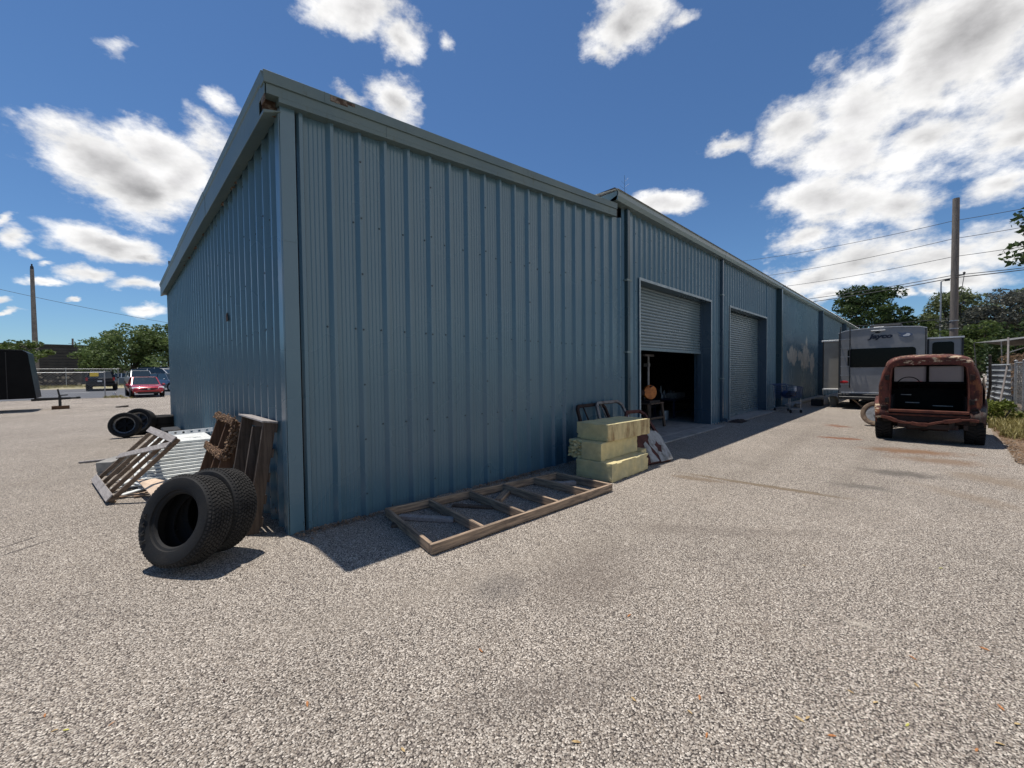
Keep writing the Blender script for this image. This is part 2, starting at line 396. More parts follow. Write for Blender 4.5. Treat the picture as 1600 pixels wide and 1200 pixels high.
def thing(name, label, cat, loc=(0, 0, 0), group=None):
    o = bpy.data.objects.new(name, None); COL.objects.link(o); o.location = loc; o.empty_display_size = .2
    return tag(o, label, cat, group)
def struct(o): o['kind'] = 'structure'; return o
def dup(root, loc, rot=None, label=None):
    r = root.copy(); COL.objects.link(r); r.location = loc
    if rot is not None: r.rotation_euler = rot
    if label: r['label'] = label
    for ch in root.children:
        c = ch.copy(); COL.objects.link(c); c.parent = r
        for g in ch.children:
            d = g.copy(); COL.objects.link(d); d.parent = c
    return r
def lerp(a, b, f): return a + (b - a) * f
# ------------------------------------------------------------------ camera, light, sky
cam = bpy.data.cameras.new('camera'); cam.sensor_fit = 'HORIZONTAL'; cam.sensor_width = 36.; cam.lens = F_PX * 36 / 1600
cam.clip_start = .05; cam.clip_end = 3000
co = bpy.data.objects.new('camera', cam); COL.objects.link(co)
mw = Matrix(((AX[0].x, -AX[0].y, -AX[0].z), (AX[1].x, -AX[1].y, -AX[1].z), (AX[2].x, -AX[2].y, -AX[2].z))).to_4x4()
mw.translation = EYE; co.matrix_world = mw; S.camera = co

SUN = V((-.055, .245, 1.0)).normalized()
sl = bpy.data.lights.new('sun', 'SUN'); sl.energy = 5.0; sl.angle = math.radians(.53); sl.color = (1., .955, .89)
so = bpy.data.objects.new('sun', sl); COL.objects.link(so); so.location = (0, 0, 40)
so.rotation_euler = SUN.to_track_quat('Z', 'Y').to_euler()

w = bpy.data.worlds.new('World'); S.world = w; w.use_nodes = True; w.node_tree.nodes.clear()
t = NT(w)
out = t.n('ShaderNodeOutputWorld')
sky = t.n('ShaderNodeTexSky', sky_type='NISHITA'); sky.sun_disc = False
sky.sun_elevation = math.asin(SUN.z); sky.sun_rotation = math.atan2(SUN.x, SUN.y)
sky.altitude = 30; sky.air_density = 1.0; sky.dust_density = .1; sky.ozone_density = 4.5
skyc = t.mix(1.0, sky.outputs[0], (.74, .95, 1.12), 'MULTIPLY')      # clear washed air after rain: deeper blue
bg = t.n('ShaderNodeBackground', {'Color': skyc, 'Strength': .09})
gen = t.n('ShaderNodeTexCoord').outputs['Generated']
d0 = t.n('ShaderNodeVectorMath', {0: gen}, operation='NORMALIZE').outputs[0]
st = t.n('ShaderNodeVectorMath', {0: d0, 1: (1, 1, 1.7)}, operation='MULTIPLY').outputs[0]
wn = t.n('ShaderNodeTexNoise', {'Vector': st, 'Scale': 9., 'Detail': 5., 'Roughness': .6})
wof = t.n('ShaderNodeVectorMath', {0: wn.outputs['Color'], 1: (.5, .5, .5)}, operation='SUBTRACT').outputs[0]
wsc = t.n('ShaderNodeVectorMath', {0: wof, 1: (.085, .085, .060)}, operation='MULTIPLY').outputs[0]
d = t.n('ShaderNodeVectorMath', {0: d0, 1: wsc}, operation='ADD').outputs[0]
CLOUDS = [  # px, py, half width, half height, tilt(deg), weight
 (560, 18, 100, 44, 14, 1), (630, 60, 52, 40, 30, 1), (700, 72, 18, 14, 30, .38),
 (972, 45, 78, 52, -20, 1), (930, 85, 40, 22, 0, .7), (1072, 34, 20, 14, 0, .34),
 (150, 245, 92, 56, 10, 1), (215, 290, 112, 62, 22, 1.05), (240, 232, 70, 46, 20, 1), (290, 275, 62, 66, 30, .95), (318, 222, 46, 34, 50, .55),
 (160, 380, 102, 27, 13, .95), (220, 400, 55, 14, 12, .8), (145, 425, 54, 13, 4, .85), (222, 447, 58, 16, 6, .9), (235, 485, 44, 13, 0, .9),
 (12, 372, 26, 26, 40, .85), (36, 398, 22, 10, 0, .6), (60, 434, 34, 6, 5, .6), (8, 468, 26, 9, 0, .85), (22, 487, 34, 5, 0, .75), (107, 466, 12, 5, 0, .7), (70, 411, 18, 6, 0, .55), (2, 345, 12, 22, 30, .7),
 (618, 160, 46, 38, 50, .65), (548, 152, 32, 12, 30, .45), (345, 155, 22, 16, 20, .36), (183, 70, 18, 20, 60, .38),
 (1036, 316, 54, 24, 4, .95), (985, 312, 20, 8, 0, .4),
 (1500, 70, 215, 130, -18, 1.15), (1640, 150, 190, 130, 0, 1.15), (1340, 175, 135, 85, -25, 1.1), (1250, 195, 90, 46, -22, .95), (1140, 226, 52, 15, -20, .7),
 (1320, 238, 130, 58, 12, 1.05), (1450, 222, 150, 54, -10, 1.05), (1600, 215, 120, 44, -15, .9), (1290, 315, 122, 50, -6, 1.), (1395, 326, 90, 26, -6, .7), (1255, 372, 66, 22, -12, .8),
 (1560, 294, 80, 24, -16, .65), (1340, 412, 128, 38, -14, .85), (1280, 432, 82, 28, -10, .85), (1470, 402, 150, 38, -8, .85), (1590, 390, 110, 36, -8, .9), (1430, 352, 40, 12, 0, .4),
 (1500, 438, 130, 24, -6, .8), (1416, 458, 22, 8, 0, .8), (1448, 453, 18, 8, 0, .8), (1300, 462, 44, 13, -8, .8),
 (-300, 330, 120, 40, 0, 1), (2100, 200, 200, 110, 0, 1), (2700, 380, 300, 80, 0, 1), (1200, -500, 200, 140, 0, 1), (300, -700, 240, 160, 20, 1)]
FILL_CLOUDS = [(.25, -.9, .42, .62, .30), (.7, -.75, .40, .42, .26), (.35, -.95, .18, .6, .13), (.9, -.45, .25, .3, .14)]  # unseen clouds added behind the camera as fill light for the front wall
cur = None
items = []
for (px, py, rx, ry, rot, wt) in CLOUDS:
    c = ray(px, py).normalized()
    ca, sa = math.cos(math.radians(rot)), math.sin(math.radians(rot))
    a = ray(px + rx * ca, py + rx * sa).normalized() - c; b = ray(px + ry * sa, py - ry * ca).normalized() - c
    ra, rb = a.length, b.length
    items.append((c, a, b, ra, rb, wt))
for (x, y, z, ra, rb) in FILL_CLOUDS:
    c = V((x, y, z)).normalized(); a = V((0, 0, 1)).cross(c).normalized(); items.append((c, a, c.cross(a), ra, rb, 1.1))
for (c, a, b, ra, rb, wt) in items:
    a = (a - c * a.dot(c)).normalized(); b = (b - c * b.dot(c) - a * b.dot(a)).normalized()
    if a.cross(b).dot(c) < 0: a = -a
    e = Matrix((a, b, c)).transposed().to_euler()
    mp = t.n('ShaderNodeMapping', {'Vector': d, 'Location': c, 'Rotation': e, 'Scale': (ra, rb, .6)}, vector_type='TEXTURE')
    ln = t.n('ShaderNodeVectorMath', {0: mp.outputs[0]}, operation='LENGTH').outputs['Value']
    mval = t.math('MULTIPLY_ADD', ln, -wt, wt)
    cur = mval if cur is None else t.math('SMOOTH_MAX', cur, mval, .22)
def fbm(vec): return t.n('ShaderNodeTexNoise', {'Vector': vec, 'Scale': 7.0, 'Detail': 9., 'Roughness': .60}).outputs['Fac']
n1 = fbm(st)
up = t.n('ShaderNodeVectorMath', {0: st, 1: tuple(SUN * .035)}, operation='ADD').outputs[0]
n2 = fbm(up)
n3 = t.n('ShaderNodeTexNoise', {'Vector': st, 'Scale': 24., 'Detail': 7., 'Roughness': .66}).outputs['Fac']
dens = t.math('ADD', t.math('ADD', cur, t.math('MULTIPLY_ADD', n1, 1.7, -.82)), t.math('MULTIPLY_ADD', n3, .9, -.45))
alpha = t.math('POWER', t.ramp(dens, -.06, .62), .85)
thick = t.ramp(t.math('SUBTRACT', dens, t.math('MULTIPLY_ADD', n3, .9, -.45)), .40, 1.12)
relief = t.math('MULTIPLY', t.math('SUBTRACT', n1, n2), 1.2)
low = t.ramp(t.n('ShaderNodeTexNoise', {'Vector': st, 'Scale': 3.1, 'Detail': 4., 'Roughness': .5}).outputs['Fac'], .36, .66)
lum = t.math('ADD', t.math('MULTIPLY_ADD', t.math('MULTIPLY', thick, t.math('MULTIPLY_ADD', low, .75, .35)), -.52, 1.0), relief)
lum = t.math('MINIMUM', t.math('MAXIMUM', lum, .40), 1.12)
ccol = t.mix(thick, (1.0, .99, .975), (.96, .945, .945))
cbg = t.n('ShaderNodeBackground', {'Color': ccol, 'Strength': lum})
mx = t.n('ShaderNodeMixShader', {0: t.math('MULTIPLY', alpha, .97), 1: bg.outputs[0], 2: cbg.outputs[0]})
t.L.new(mx.outputs[0], out.inputs[0])
S.view_settings.view_transform = 'Standard'; S.view_settings.look = 'None'; S.view_settings.exposure = 0.; S.view_settings.gamma = 1.
S.view_settings.use_curve_mapping = False
S.cycles.max_bounces = 6; S.cycles.diffuse_bounces = 3; S.cycles.glossy_bounces = 3; S.cycles.transparent_max_bounces = 8

# ------------------------------------------------------------------ ground
def sheet(name, xs, ys, dz, mat):
    mb = MB(); n = len(xs); vs = [(x, y, gz(x, y) + dz) for y in ys for x in xs]
    mb.add(vs, [(j * n + i, j * n + i + 1, (j + 1) * n + i + 1, (j + 1) * n + i) for j in range(len(ys) - 1) for i in range(n - 1)])
    o = mb.build(name, mat, normals=False); return struct(o)
YS = [-700, -200, -60, -20, 0, 10, 16, 22] + list(range(24, 62, 2)) + [66, 80, 120, 300, 900]
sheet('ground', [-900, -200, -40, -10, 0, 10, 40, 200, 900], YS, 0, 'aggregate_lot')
sheet('road', [-160, -40, -10, 0, 10, 40, 160], [36.9] + list(range(38, 56, 2)), .006, 'asphalt_road')
sheet('parking_lot', [-.6, 5, 20, 60, 160], [54, 56, 58, 60, 62, 66, 70, 76], .006, 'asphalt_road')
pm('verge_soil', (.26, .235, .12), .95, 0, (.36, .31, .22), 1.1, .4, .65)
sheet('verge', [-160, -40, -10, -.6], [54, 56, 58, 60, 62, 66, 80, 130], .006, 'verge_soil')
pm('soil', (.17, .125, .09), .95, 0, (.25, .19, .14), 2.2, .4, .65, .8, 30)
pts = [(8.2, -5.75), (9.6, -5.62), (11.5, -5.75), (12.5, -5.55), (16, -5.7), (22, -5.9), (34, -6.0), (60, -6.2), (60, -60), (4, -60), (6.0, -9), (7.0, -6.7)]
mb = MB(); mb.add([(x, y, .004) for x, y in pts], [tuple(range(len(pts)))[::-1]])
struct(mb.build('dirt_verge', 'soil', normals=False))
mb = MB()
for (x0, x1, y0, y1) in [(2.4, 2.55, 38.0, 42.5), (-4.5, -2.9, 46.2, 46.4), (-12, -6, 50.0, 50.15), (5.1, 5.25, 38, 42.5), (-8.5, -6.5, 40.2, 40.35)]:
    mb.add([(x0, y0, gz(0, y0) + .012), (x1, y0, gz(0, y0) + .012), (x1, y1, gz(0, y1) + .012), (x0, y1, gz(0, y1) + .012)], [(0, 1, 2, 3)])
struct(mb.build('road_marking', 'road_line', normals=False))

# ------------------------------------------------------------------ the metal building
B = thing('metal_building', 'long blue ribbed sheet metal warehouse with roll-up doors', 'warehouse', (0, 0, 0))
def rib_profile(u0, u1, pitch, rib=.030, minor=4, phase=0.):
    """(u, out) polyline of a ribbed panel"""
    pts = [(u0, 0)]
    k = math.ceil((u0 - phase - pitch) / pitch)
    while True:
        c = phase + k * pitch; k += 1
        if c > u1 + pitch: break
        seq = [(c - .058, 0), (c - .020, rib), (c + .014, rib), (c + .034, 0)]
        for i in range(minor):
            q = c + .038 + (pitch - .084) * (i + 1) / (minor + 1)
            seq += [(q - .005, 0), (q, .0032), (q + .005, 0)]
        pts += [s_ for s_ in seq if u0 + .002 < s_[0] < u1 - .002]
    pts.append((u1, 0)); return pts
SCR = MB()
def wall_panel(mb, u0, u1, zb, zt, axis, pitch=.305, rib=.030, minor=4, phase=0., screws=(), jit=0.):
    prof = rib_profile(u0, u1, pitch, rib, minor, phase)
    zlev = [0, .035, .08, .14, .22, .35, .5, .75, 1.0]
    f = (lambda u, o, z: (u, -o, z)) if axis == 'x' else (lambda u, o, z: (-o, u, z))
    vs = []; n = len(prof); rr = random.Random(int(u0 * 100) + 3)
    for lv in zlev:
        for (u, o) in prof:
            b_ = zb(u) if callable(zb) else zb; t_ = zt(u) if callable(zt) else zt
            z = b_ + (t_ - b_) * lv; d = 0
            if jit: d = jit * math.exp(-max(z, 0) * 1.5) * (math.sin(u * 7.3 + 1.1) * math.sin(u * 3.1 + z * 5) ) + .25 * jit * math.sin(u * 1.7 + z * 1.3)
            vs.append(f(u, o + d, z))
    mb.add(vs, [(l * n + i, l * n + i + 1, (l + 1) * n + i + 1, (l + 1) * n + i) for l in range(len(zlev) - 1) for i in range(n - 1)])
    k = math.ceil((u0 - phase) / pitch)
    while phase + k * pitch < u1 - .05:
        c = phase + k * pitch; k += 1
        for z in screws:
            if rr.random() < .1: continue
            q = c - .075; 
            if q > u0 + .02: scr(SCR, f, q, 0, z)
        if k % 3 == 0:
            z = .25
            while z < (zt(c) if callable(zt) else zt) - .2:
                if z > (zb(c) if callable(zb) else zb) + .05: scr(SCR, f, c - .003, rib, z)
                z += .62
def scr(mb, f, u, o, z, r=.0115):
    vs = [f(u + r * math.cos(a * PI / 3), o + .001, z + r * math.sin(a * PI / 3)) for a in range(6)] + [f(u + r * .7 * math.cos(a * PI / 3), o + .007, z + r * .7 * math.sin(a * PI / 3)) for a in range(6)]
    mb.add(vs, [tuple(range(6, 12))] + [(i, (i + 1) % 6, 6 + (i + 1) % 6, 6 + i) for i in range(6)])
rake = lambda x: 4.28 + (4.74 - 4.28) * x / 6.17
mb = MB(); wall_panel(mb, .12, 6.36, -.02, lambda x: rake(x) + .02, 'x', phase=.157, rib=.046, screws=(1.02, 2.12, 3.3), jit=.006)
mb.build('front_wall', 'blue_steel', B, smooth=25)
mb = MB(); wall_panel(mb, .10, 11.98, -.02, 4.24, 'y', phase=.01, rib=.046, screws=(1.02, 2.12, 3.3), jit=.006)
mb.build('side_wall', 'blue_steel', B, smooth=25)
# main section walls round the two door openings, then the far section
D1 = (7.07, 11.31, 3.62); D2 = (12.91, 17.20, 3.64)
mb = MB()
for (a, b_, z0) in [(6.36, 7.07, -.02), (7.07, 11.31, 3.62), (11.31, 12.91, -.02), (12.91, 17.2, 3.64), (17.2, 18.55, -.02)]:
    wall_panel(mb, a, b_, z0, 5.1, 'x', .235, .036, 1, .08, jit=.004)
mb.build('bay_wall', 'blue_steel', B, smooth=25)
mb = MB()
for (a, b_) in [(18.55, 27.95), (27.95, 37.3), (37.3, 47.5)]:
    wall_panel(mb, a, b_, -.02, 5.1, 'x', .235, .036, 1, .02, jit=.006)
mb.build('rear_bay_wall', 'blue_steel_patched', B, smooth=25)
SCR.build('screw', 'screw_head', B)['kind'] = 'stuff'
# corner trim post
mb = MB()
mb.box(-.040, .095, -.052, -.046, 0, rake(.06)); mb.box(-.052, -.046, -.046, .09, 0, 4.2)
mb.box(-.055, .098, -.055, -.052, 2.93, 2.937)
mb.build('corner_trim', 'blue_steel', B)
mb = MB(); mb.box(-.036, .02, 11.9, 12.03, 0, 4.2); mb.build('corner_trim', 'blue_steel', B)
# rake fascia: two folded bands rising with the roof
mb = MB()
def band(y0, y1, za, zb, x0=-.19, x1=6.0, mb=None):
    sl = lambda x, z: z + (4.96 - 4.465) * (x + .19) / 6.17
    mb.hexa([(x0, y0, sl(x0, za)), (x1, y0, sl(x1, za)), (x1, y1, sl(x1, za)), (x0, y1, sl(x0, za)),
             (x0, y0, sl(x0, zb)), (x1, y0, sl(x1, zb)), (x1, y1, sl(x1, zb)), (x0, y1, sl(x0, zb))])
band(-.130, .0, 4.355, 4.465, mb=mb)
band(-.112, .0, 4.262, 4.355, x0=-.165, mb=mb)
band(-.112, .0, 4.215, 4.262, x0=-.06, mb=mb)
mb.box(1.05, 1.054, -.116, -.11, 4.33, 4.45)
for x in (.36, 3.4): band(-.1335, -.1303, 4.36, 4.468, x0=x, x1=x + .006, mb=mb)
mb.build('rake_fascia', 'fascia_paint', B, bevel=.004)
mb = MB(); band(-.134, -.1302, 4.395, 4.452, x0=.42, x1=.60, mb=mb); band(-.134, -.1302, 4.42, 4.45, x0=.60, x1=.68, mb=mb)
mb.build('rust_spot', 'rust_hole', B)
# box gutter along the side eave, rusted through at the near end
mb = MB()
gut = [(-.205, 4.465), (-.190, 4.395), (-.180, 4.385), (-.180, 4.10), (-.03, 4.17), (-.03, 4.19), (-.172, 4.125), (-.172, 4.45)]
segs = [(.10, 3.4), (3.41, 7.0), (7.01, 12.15)]
for i, (y0, y1) in enumerate(segs):
    k = .004 * (i % 2)
    mb.prism(gut, lambda u, v_, w_: (u - k, w_, v_ + k), y0, y1)
mb.prism([(-.205, 4.465), (-.190, 4.395), (-.180, 4.385), (-.180, 4.26), (-.172, 4.26), (-.172, 4.45)], lambda u, v_, w_: (u, w_, v_), -.105, .10)
mb.prism([(-.180, 4.135), (-.180, 4.10), (-.03, 4.165), (-.03, 4.175)], lambda u, v_, w_: (u, w_, v_), -.06, .10)
mb.box(-.17, -.03, 12.14, 12.15, 4.15, 4.45)
mb.build('eave_gutter', 'fascia_paint', B, bevel=.003)
mb = MB()
mb.box(-.17, -.035, .02, .03, 4.14, 4.30); mb.box(-.178, -.171, -.1, .02, 4.20, 4.27)
for y, w_ in ((1.9, .05), (2.1, .1), (2.75, .16), (4.6, .1), (5.6, .22), (6.6, .08), (7.4, .1)):
    q = MB(); q.box(-.06, -.02, y, y + w_, 4.15, 4.20); q.build('rust_spot', 'rust_hole', B)
mb.build('gutter_end', 'rust_hole', B)
# main gutter and roofs
mb = MB()
def gutter(x0, x1, y=-.2, z1=5.18, h=.19):
    mb.prism([(0, z1 - h), (y + .03, z1 - h), (y, z1 - h * .55), (y, z1 - .02), (y - .012, z1), (y + .02, z1), (y + .02, z1 - h * .5), (0, z1 - h + .03)], lambda u, v_, w_: (w_, u, v_), x0, x1)
gutter(5.90, 12.0); gutter(12.01, 18.95)
mb.box(5.90, 5.915, -.2, .9, 4.99, 5.165)
mb.build('main_gutter', 'green_trim', B, bevel=.004)
mb = MB(); gutter(19.0, 28.1, -.2, 5.16, .17); gutter(28.11, 37.4, -.2, 5.16, .17); gutter(37.41, 47.7, -.2, 5.16, .17)
mb.build('rear_gutter', 'green_trim', B, bevel=.004)
mb = MB()
prof = [(5.86, 0)] + rib_profile(19.0, 47.8, .305, .03, 0, 0)
n = len(prof)
vs = [(u, -.23, 5.185 + o) for u, o in prof] + [(u, 6.2, 5.75 + o) for u, o in prof] + [(u, 12.4, 5.185 + o) for u, o in prof]
mb.add(vs, [(l * n + i, l * n + i + 1, (l + 1) * n + i + 1, (l + 1) * n + i) for l in range(2) for i in range(n - 1)])
mb.build('main_roof', 'galv_roof', B)
mb = MB()
prof = rib_profile(-.1, 12.2, .305, .03, 0, 0); n = len(prof)
vs = [(-.168, u, 4.415 + o) for u, o in prof] + [(5.98, u, 4.905 + o) for u, o in prof]
mb.add(vs, [(i, i + 1, n + i + 1, n + i) for i in range(n - 1)])
mb.build('shed_roof', 'galv_roof', B)
# hidden shell: partition, back and far walls so that the inside is dark
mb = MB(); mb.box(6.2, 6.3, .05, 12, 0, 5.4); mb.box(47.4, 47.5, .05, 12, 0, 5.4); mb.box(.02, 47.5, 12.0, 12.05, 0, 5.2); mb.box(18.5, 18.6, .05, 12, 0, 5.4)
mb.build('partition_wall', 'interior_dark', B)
mb = MB()
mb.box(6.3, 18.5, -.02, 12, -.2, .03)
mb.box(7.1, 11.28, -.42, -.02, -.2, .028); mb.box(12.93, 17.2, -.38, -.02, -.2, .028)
mb.build('floor_slab', 'concrete', B, bevel=.01)
# roll-up doors
def rolldoor(x0, x1, zt, zb, shut):
    mb = MB(); pitch = .0765; n = int((zt - zb) / pitch); pr = []
    for i in range(n):
        z = zb + .07 + i * pitch
        pr += [(-.012, z), (.010, z + .008), (.020, z + .024), (.022, z + .042), (.014, z + .060), (-.012, z + .070)]
    pr = [q for q in pr if q[1] < zt]
    vs = [(x0, .28 - o, z) for o, z in pr] + [(x1, .28 - o, z) for o, z in pr]; k = len(pr)
    mb.add(vs, [(i, i + 1, k + i + 1, k + i) for i in range(k - 1)])
    d_ = mb.build('roll_up_door', 'blue_door', B, smooth=40)
    mb = MB(); mb.box(x0, x1, .245, .285, zb, zb + .075); mb.build('bottom_bar', 'blue_door', d_, bevel=.006)
    for xx in (x0, x1): 
        mb = MB(); s_ = .14 if xx == x0 else -.14
        mb.box(min(xx, xx + s_ * .3), max(xx, xx + s_ * .3), .22, .34, 0.03, zt)
        mb.build('guide_rail', 'blue_dark', d_)
    mb = MB()
    mb.box(x0 - .05, x0, -.034, .45, 0, zt + .03); mb.box(x1, x1 + .04, -.034, .45, 0, zt + .03); mb.box(x0, x1, -.034, .45, zt - .0, zt + .03)
    mb.build('door_jamb', 'blue_dark', B)
    mb = MB()
    mb.box(x0 - .055, x0 - .0, -.040, -.035, 0, zt + .06); mb.box(x1 - .0, x1 + .045, -.040, -.035, 0, zt + .06); mb.box(x0, x1, -.040, -.035, zt, zt + .06)
    mb.build('door_trim', 'white_trim', B)
    mb = MB(); mb.lathe([(.19, 0), (.19, x1 - x0 - .1)], (x0 + .05, .60, zt - .12), (1, 0, 0), 16); mb.build('door_drum', 'blue_dark', d_, smooth=40)
rolldoor(7.10, 11.29, 3.62, 2.11, False)
rolldoor(12.94, 17.18, 3.64, .03, True)
# downspouts with straps, pilaster pipes on the far bays
def pipe(x, w_, dpt, mat, ztop=5.0, strap=(1.0, 3.4), z0=.05):
    mb = MB(); mb.box(x, x + w_, -.035 - dpt, -.032, z0, ztop)
    o = mb.build('downspout', mat, B, bevel=.008)
    for z in strap:
        mb = MB(); mb.box(x - .03, x + w_ + .05, -.038 - dpt, -.031, z, z + .035); mb.build('pipe_strap', 'green_trim', o)
    mb = MB(); mb.box(x, x + w_, -.16 - dpt, -.037 - dpt, z0, z0 + .1); mb.build('pipe_shoe', mat, o)
pipe(6.42, .10, .08, 'teal_pipe', 4.98, (.55, 2.0, 3.5)); 
mb = MB(); mb.box(6.60, 6.74, -.05, -.03, 0, 5.0); mb.build('wall_trim', 'blue_steel', B, bevel=.004)
pipe(12.02, .09, .08, 'blue_dark', 5.0, (1.35, 3.9)); 
mb = MB(); mb.box(12.16, 12.30, -.05, -.03, 0, 5.0); mb.build('wall_trim', 'blue_steel', B, bevel=.004)
pipe(18.62, .16, .20, 'teal_pipe', 4.99, ()); 
mb = MB(); mb.box(18.86, 19.06, -.06, -.03, 0, 5.0); mb.build('wall_trim', 'green_trim', B, bevel=.004)
pipe(28.0, .16, .22, 'blue_dark', 4.99, ()); mb = MB(); mb.box(28.25, 28.5, -.06, -.03, 0, 5.0); mb.build('wall_trim', 'green_trim', B, bevel=.004)
pipe(37.3, .2, .25, 'blue_dark', 4.99, ())
# hole with a torn edge in the side wall, scuffed bottom edge, kerb at the far bay
mb = MB(); mb.prism([(2.68, 2.42), (2.80, 2.41), (2.83, 2.51), (2.72, 2.54)], lambda u, v_, w_: (-w_, u, v_), .0465, .050); mb.build('wall_hole', 'rust_hole', B)
mb = MB(); mb.box(20.5, 27.9, -.36, -.033, 0, .12); mb.build('wall_kerb', 'concrete', B, bevel=.02)
# ------------------------------------------------------------------ things in the front: tyres, pallets, panels, board
def tyre_mesh(R, r, W, tread=True, nseg=64, name='casing'):
    h = W / 2
    prof = [(r, -h * .62), (r + .012, -h * .80), (r + .03, -h * .86), (r + .035, -h * .98), (lerp(r, R, .55), -h * 1.10), (lerp(r, R, .80), -h * 1.06), (R - .022, -h * .96), (R - .008, -h * .84),
            (R - .009, 0), (R - .008, h * .84), (R - .022, h * .96), (lerp(r, R, .80), h * 1.06), (lerp(r, R, .55), h * 1.10), (r + .035, h * .98), (r + .03, h * .86), (r + .012, h * .80), (r, h * .62),
            (r + .02, h * .60), (R - .04, h * .78), (R - .028, 0), (R - .04, -h * .78), (r + .02, -h * .60)]
    mb = MB(); mb.lathe(prof, (0, 0, 0), (0, 0, 1), nseg, closed=True, a0=(1, 0, 0))
    tb = MB()
    if tread:
        rows = 7; nb = 70; tw = h * .84 * 2 / rows
        for j in range(rows):
            zc = -h * .84 + (j + .5) * tw
            for i in range(nb):
                a = 2 * PI * (i + (.5 if j % 2 else 0) + .12 * math.sin(j * 2.1)) / nb; da = 2 * PI / nb * .36
                hw = tw * .40; sk = da * (.35 if j < rows / 2 else -.35)
                q = []
                for rr_ in (R - .011, R):
                    k_ = 1 if rr_ < R - .005 else .88
                    for (sa, sz) in ((-1, -1), (1, -1), (1, 1), (-1, 1)):
                        an = a + sa * da * k_ + sz * sk; q.append((rr_ * math.cos(an), rr_ * math.sin(an), zc + sz * hw * k_))
                tb.hexa(q)
            if j in (0, rows - 1):           # shoulder lugs
                s_ = -1 if j == 0 else 1
                for i in range(nb):
                    a = 2 * PI * (i + .25) / nb; da = 2 * PI / nb * .30; q = []
                    for (rr_, zz) in ((R - .05, h * 1.0), (R - .012, h * .86)):
                        for (sa, off) in ((-1, 0), (1, 0), (1, .007), (-1, .007)):
                            an = a + sa * da; q.append(((rr_ + off * .5) * math.cos(an), (rr_ + off * .5) * math.sin(an), s_ * (zz + off)))
                    tb.hexa(q)
    return mb, tb
def text_mesh(txt, size, extr, shear=0., bold=0.):
    c = bpy.data.curves.new('t', 'FONT'); c.body = txt; c.size = size; c.extrude = extr; c.shear = shear; c.offset = bold; c.align_x = 'CENTER'; c.align_y = 'CENTER'
    o = bpy.data.objects.new('t', c); COL.objects.link(o); bpy.context.view_layer.update()
    me = bpy.data.meshes.new_from_object(o.evaluated_get(bpy.context.evaluated_depsgraph_get()))
    vs = [v_.co.copy() for v_ in me.vertices]; fs = [tuple(p_.vertices) for p_ in me.polygons]
    bpy.data.objects.remove(o); bpy.data.meshes.remove(me); bpy.data.curves.remove(c)
    return vs, fs
def big_tyre():
    t0 = thing('tire', 'front worn black truck tire leaning against a second tire by the building corner', 'tire', (0, 0, 0), 'loose truck tires by the corner')
    mb, tb = tyre_mesh(.372, .210, .222)
    mb.build('casing', 'rubber', t0, smooth=35); tb.build('tread', 'rubber_grey', t0)
    tx = MB()
    for i, ch in enumerate('XART'):
        vs, fs = text_mesh(ch, .056, .003, 0, .002); a = math.radians(88 + i * 13.5)
        R0 = .292; er = V((math.cos(a), math.sin(a), 0)); et = V((-math.sin(a), math.cos(a), 0))
        tx.add([er * (R0 + q.y) - et * q.x + V((0, 0, .1225 + q.z)) + V((0, 0, .007)) for q in vs], fs)
    tx.build('lettering', 'rubber_grey', t0)
    return t0
def axis_rot(n, up_hint=(0, 0, 1)):
    n = V(n).normalized(); u = V(up_hint); u = (u - n * u.dot(n)).normalized(); w_ = n.cross(u)
    return Matrix((u, w_, n)).transposed().to_euler()     # local x = up, z = axis
TY = big_tyre()
n1_ = V((-.82, -.52, .30)).normalized()
def lean_centre(contact, n, R, W):
    n = V(n).normalized(); up = V((0, 0, 1)); u = (up - n * n.z).normalized()
    return V(contact) + u * R - n * 0  + V((0, 0, (W / 2) * abs(n.z)))
c1 = lean_centre((-.945, -.17, 0), n1_, .372, .24)
TY.location = c1; TY.rotation_euler = axis_rot(n1_)
n2_ = V((-.82, -.52, .24)).normalized()
c2 = lean_centre((-.715, -.02, 0), n2_, .372, .24)
dup(TY, c2, axis_rot(n2_), 'rear worn black truck tire between the front tire and the leaning dark pallet')

def pallet_lean(name, label, y0, y1, xb, xt, h, stringers, mat, depth, mulch=False, slats=(.1, .3, .5, .72, .95)):
    """pallet standing on end against the side wall: stringers on edge run upwards, slats on the wall side"""
    t0 = thing(name, label, 'pallet', (xb, (y0 + y1) / 2, 0), 'wooden pallets beside the side wall')
    d = V((xt - xb, 0, h)).normalized(); nrm = V((-d.z, 0, d.x)); L = math.hypot(xt - xb, h); o0 = V((xb, 0, 0))
    P = lambda y, s_, k_: o0 + V((0, y, 0)) + d * s_ + nrm * k_
    def piece(nm, ya, yb_, s0, s1, k0, k1, m_):
        mb = MB(); mb.hexa([P(ya, s0, k0), P(yb_, s0, k0), P(yb_, s1, k0), P(ya, s1, k0), P(ya, s0, k1), P(yb_, s0, k1), P(yb_, s1, k1), P(ya, s1, k1)]); mb.build(nm, m_, t0, bevel=.003)
    for (ya, tw, s1) in stringers: piece('stringer', ya, ya + tw, 0, L * s1, -depth / 2, depth / 2, mat)
    for f in slats: piece('slat', y0, y1, L * f - .045, L * f + .045, -depth / 2 - .021, -depth / 2 - .001, mat)
    return t0, P, L, piece
t0, P, L, piece = pallet_lean('pallet', 'dark weathered wooden pallet leaning on the side wall nearest the corner', .25, 1.35, -.30, -.12, 1.12,
    [(.25, .045, 1.), (.27, .03, .84), (.66, .045, .93), (1.22, .045, 1.)], 'pallet_wood', .115)
piece('top_board', .24, 1.36, L * .995, L * 1.012, -.07, .075, 'grey_wood'); piece('slat', .28, 1.3, L * .05, L * .12, .059, .078, 'pallet_wood')
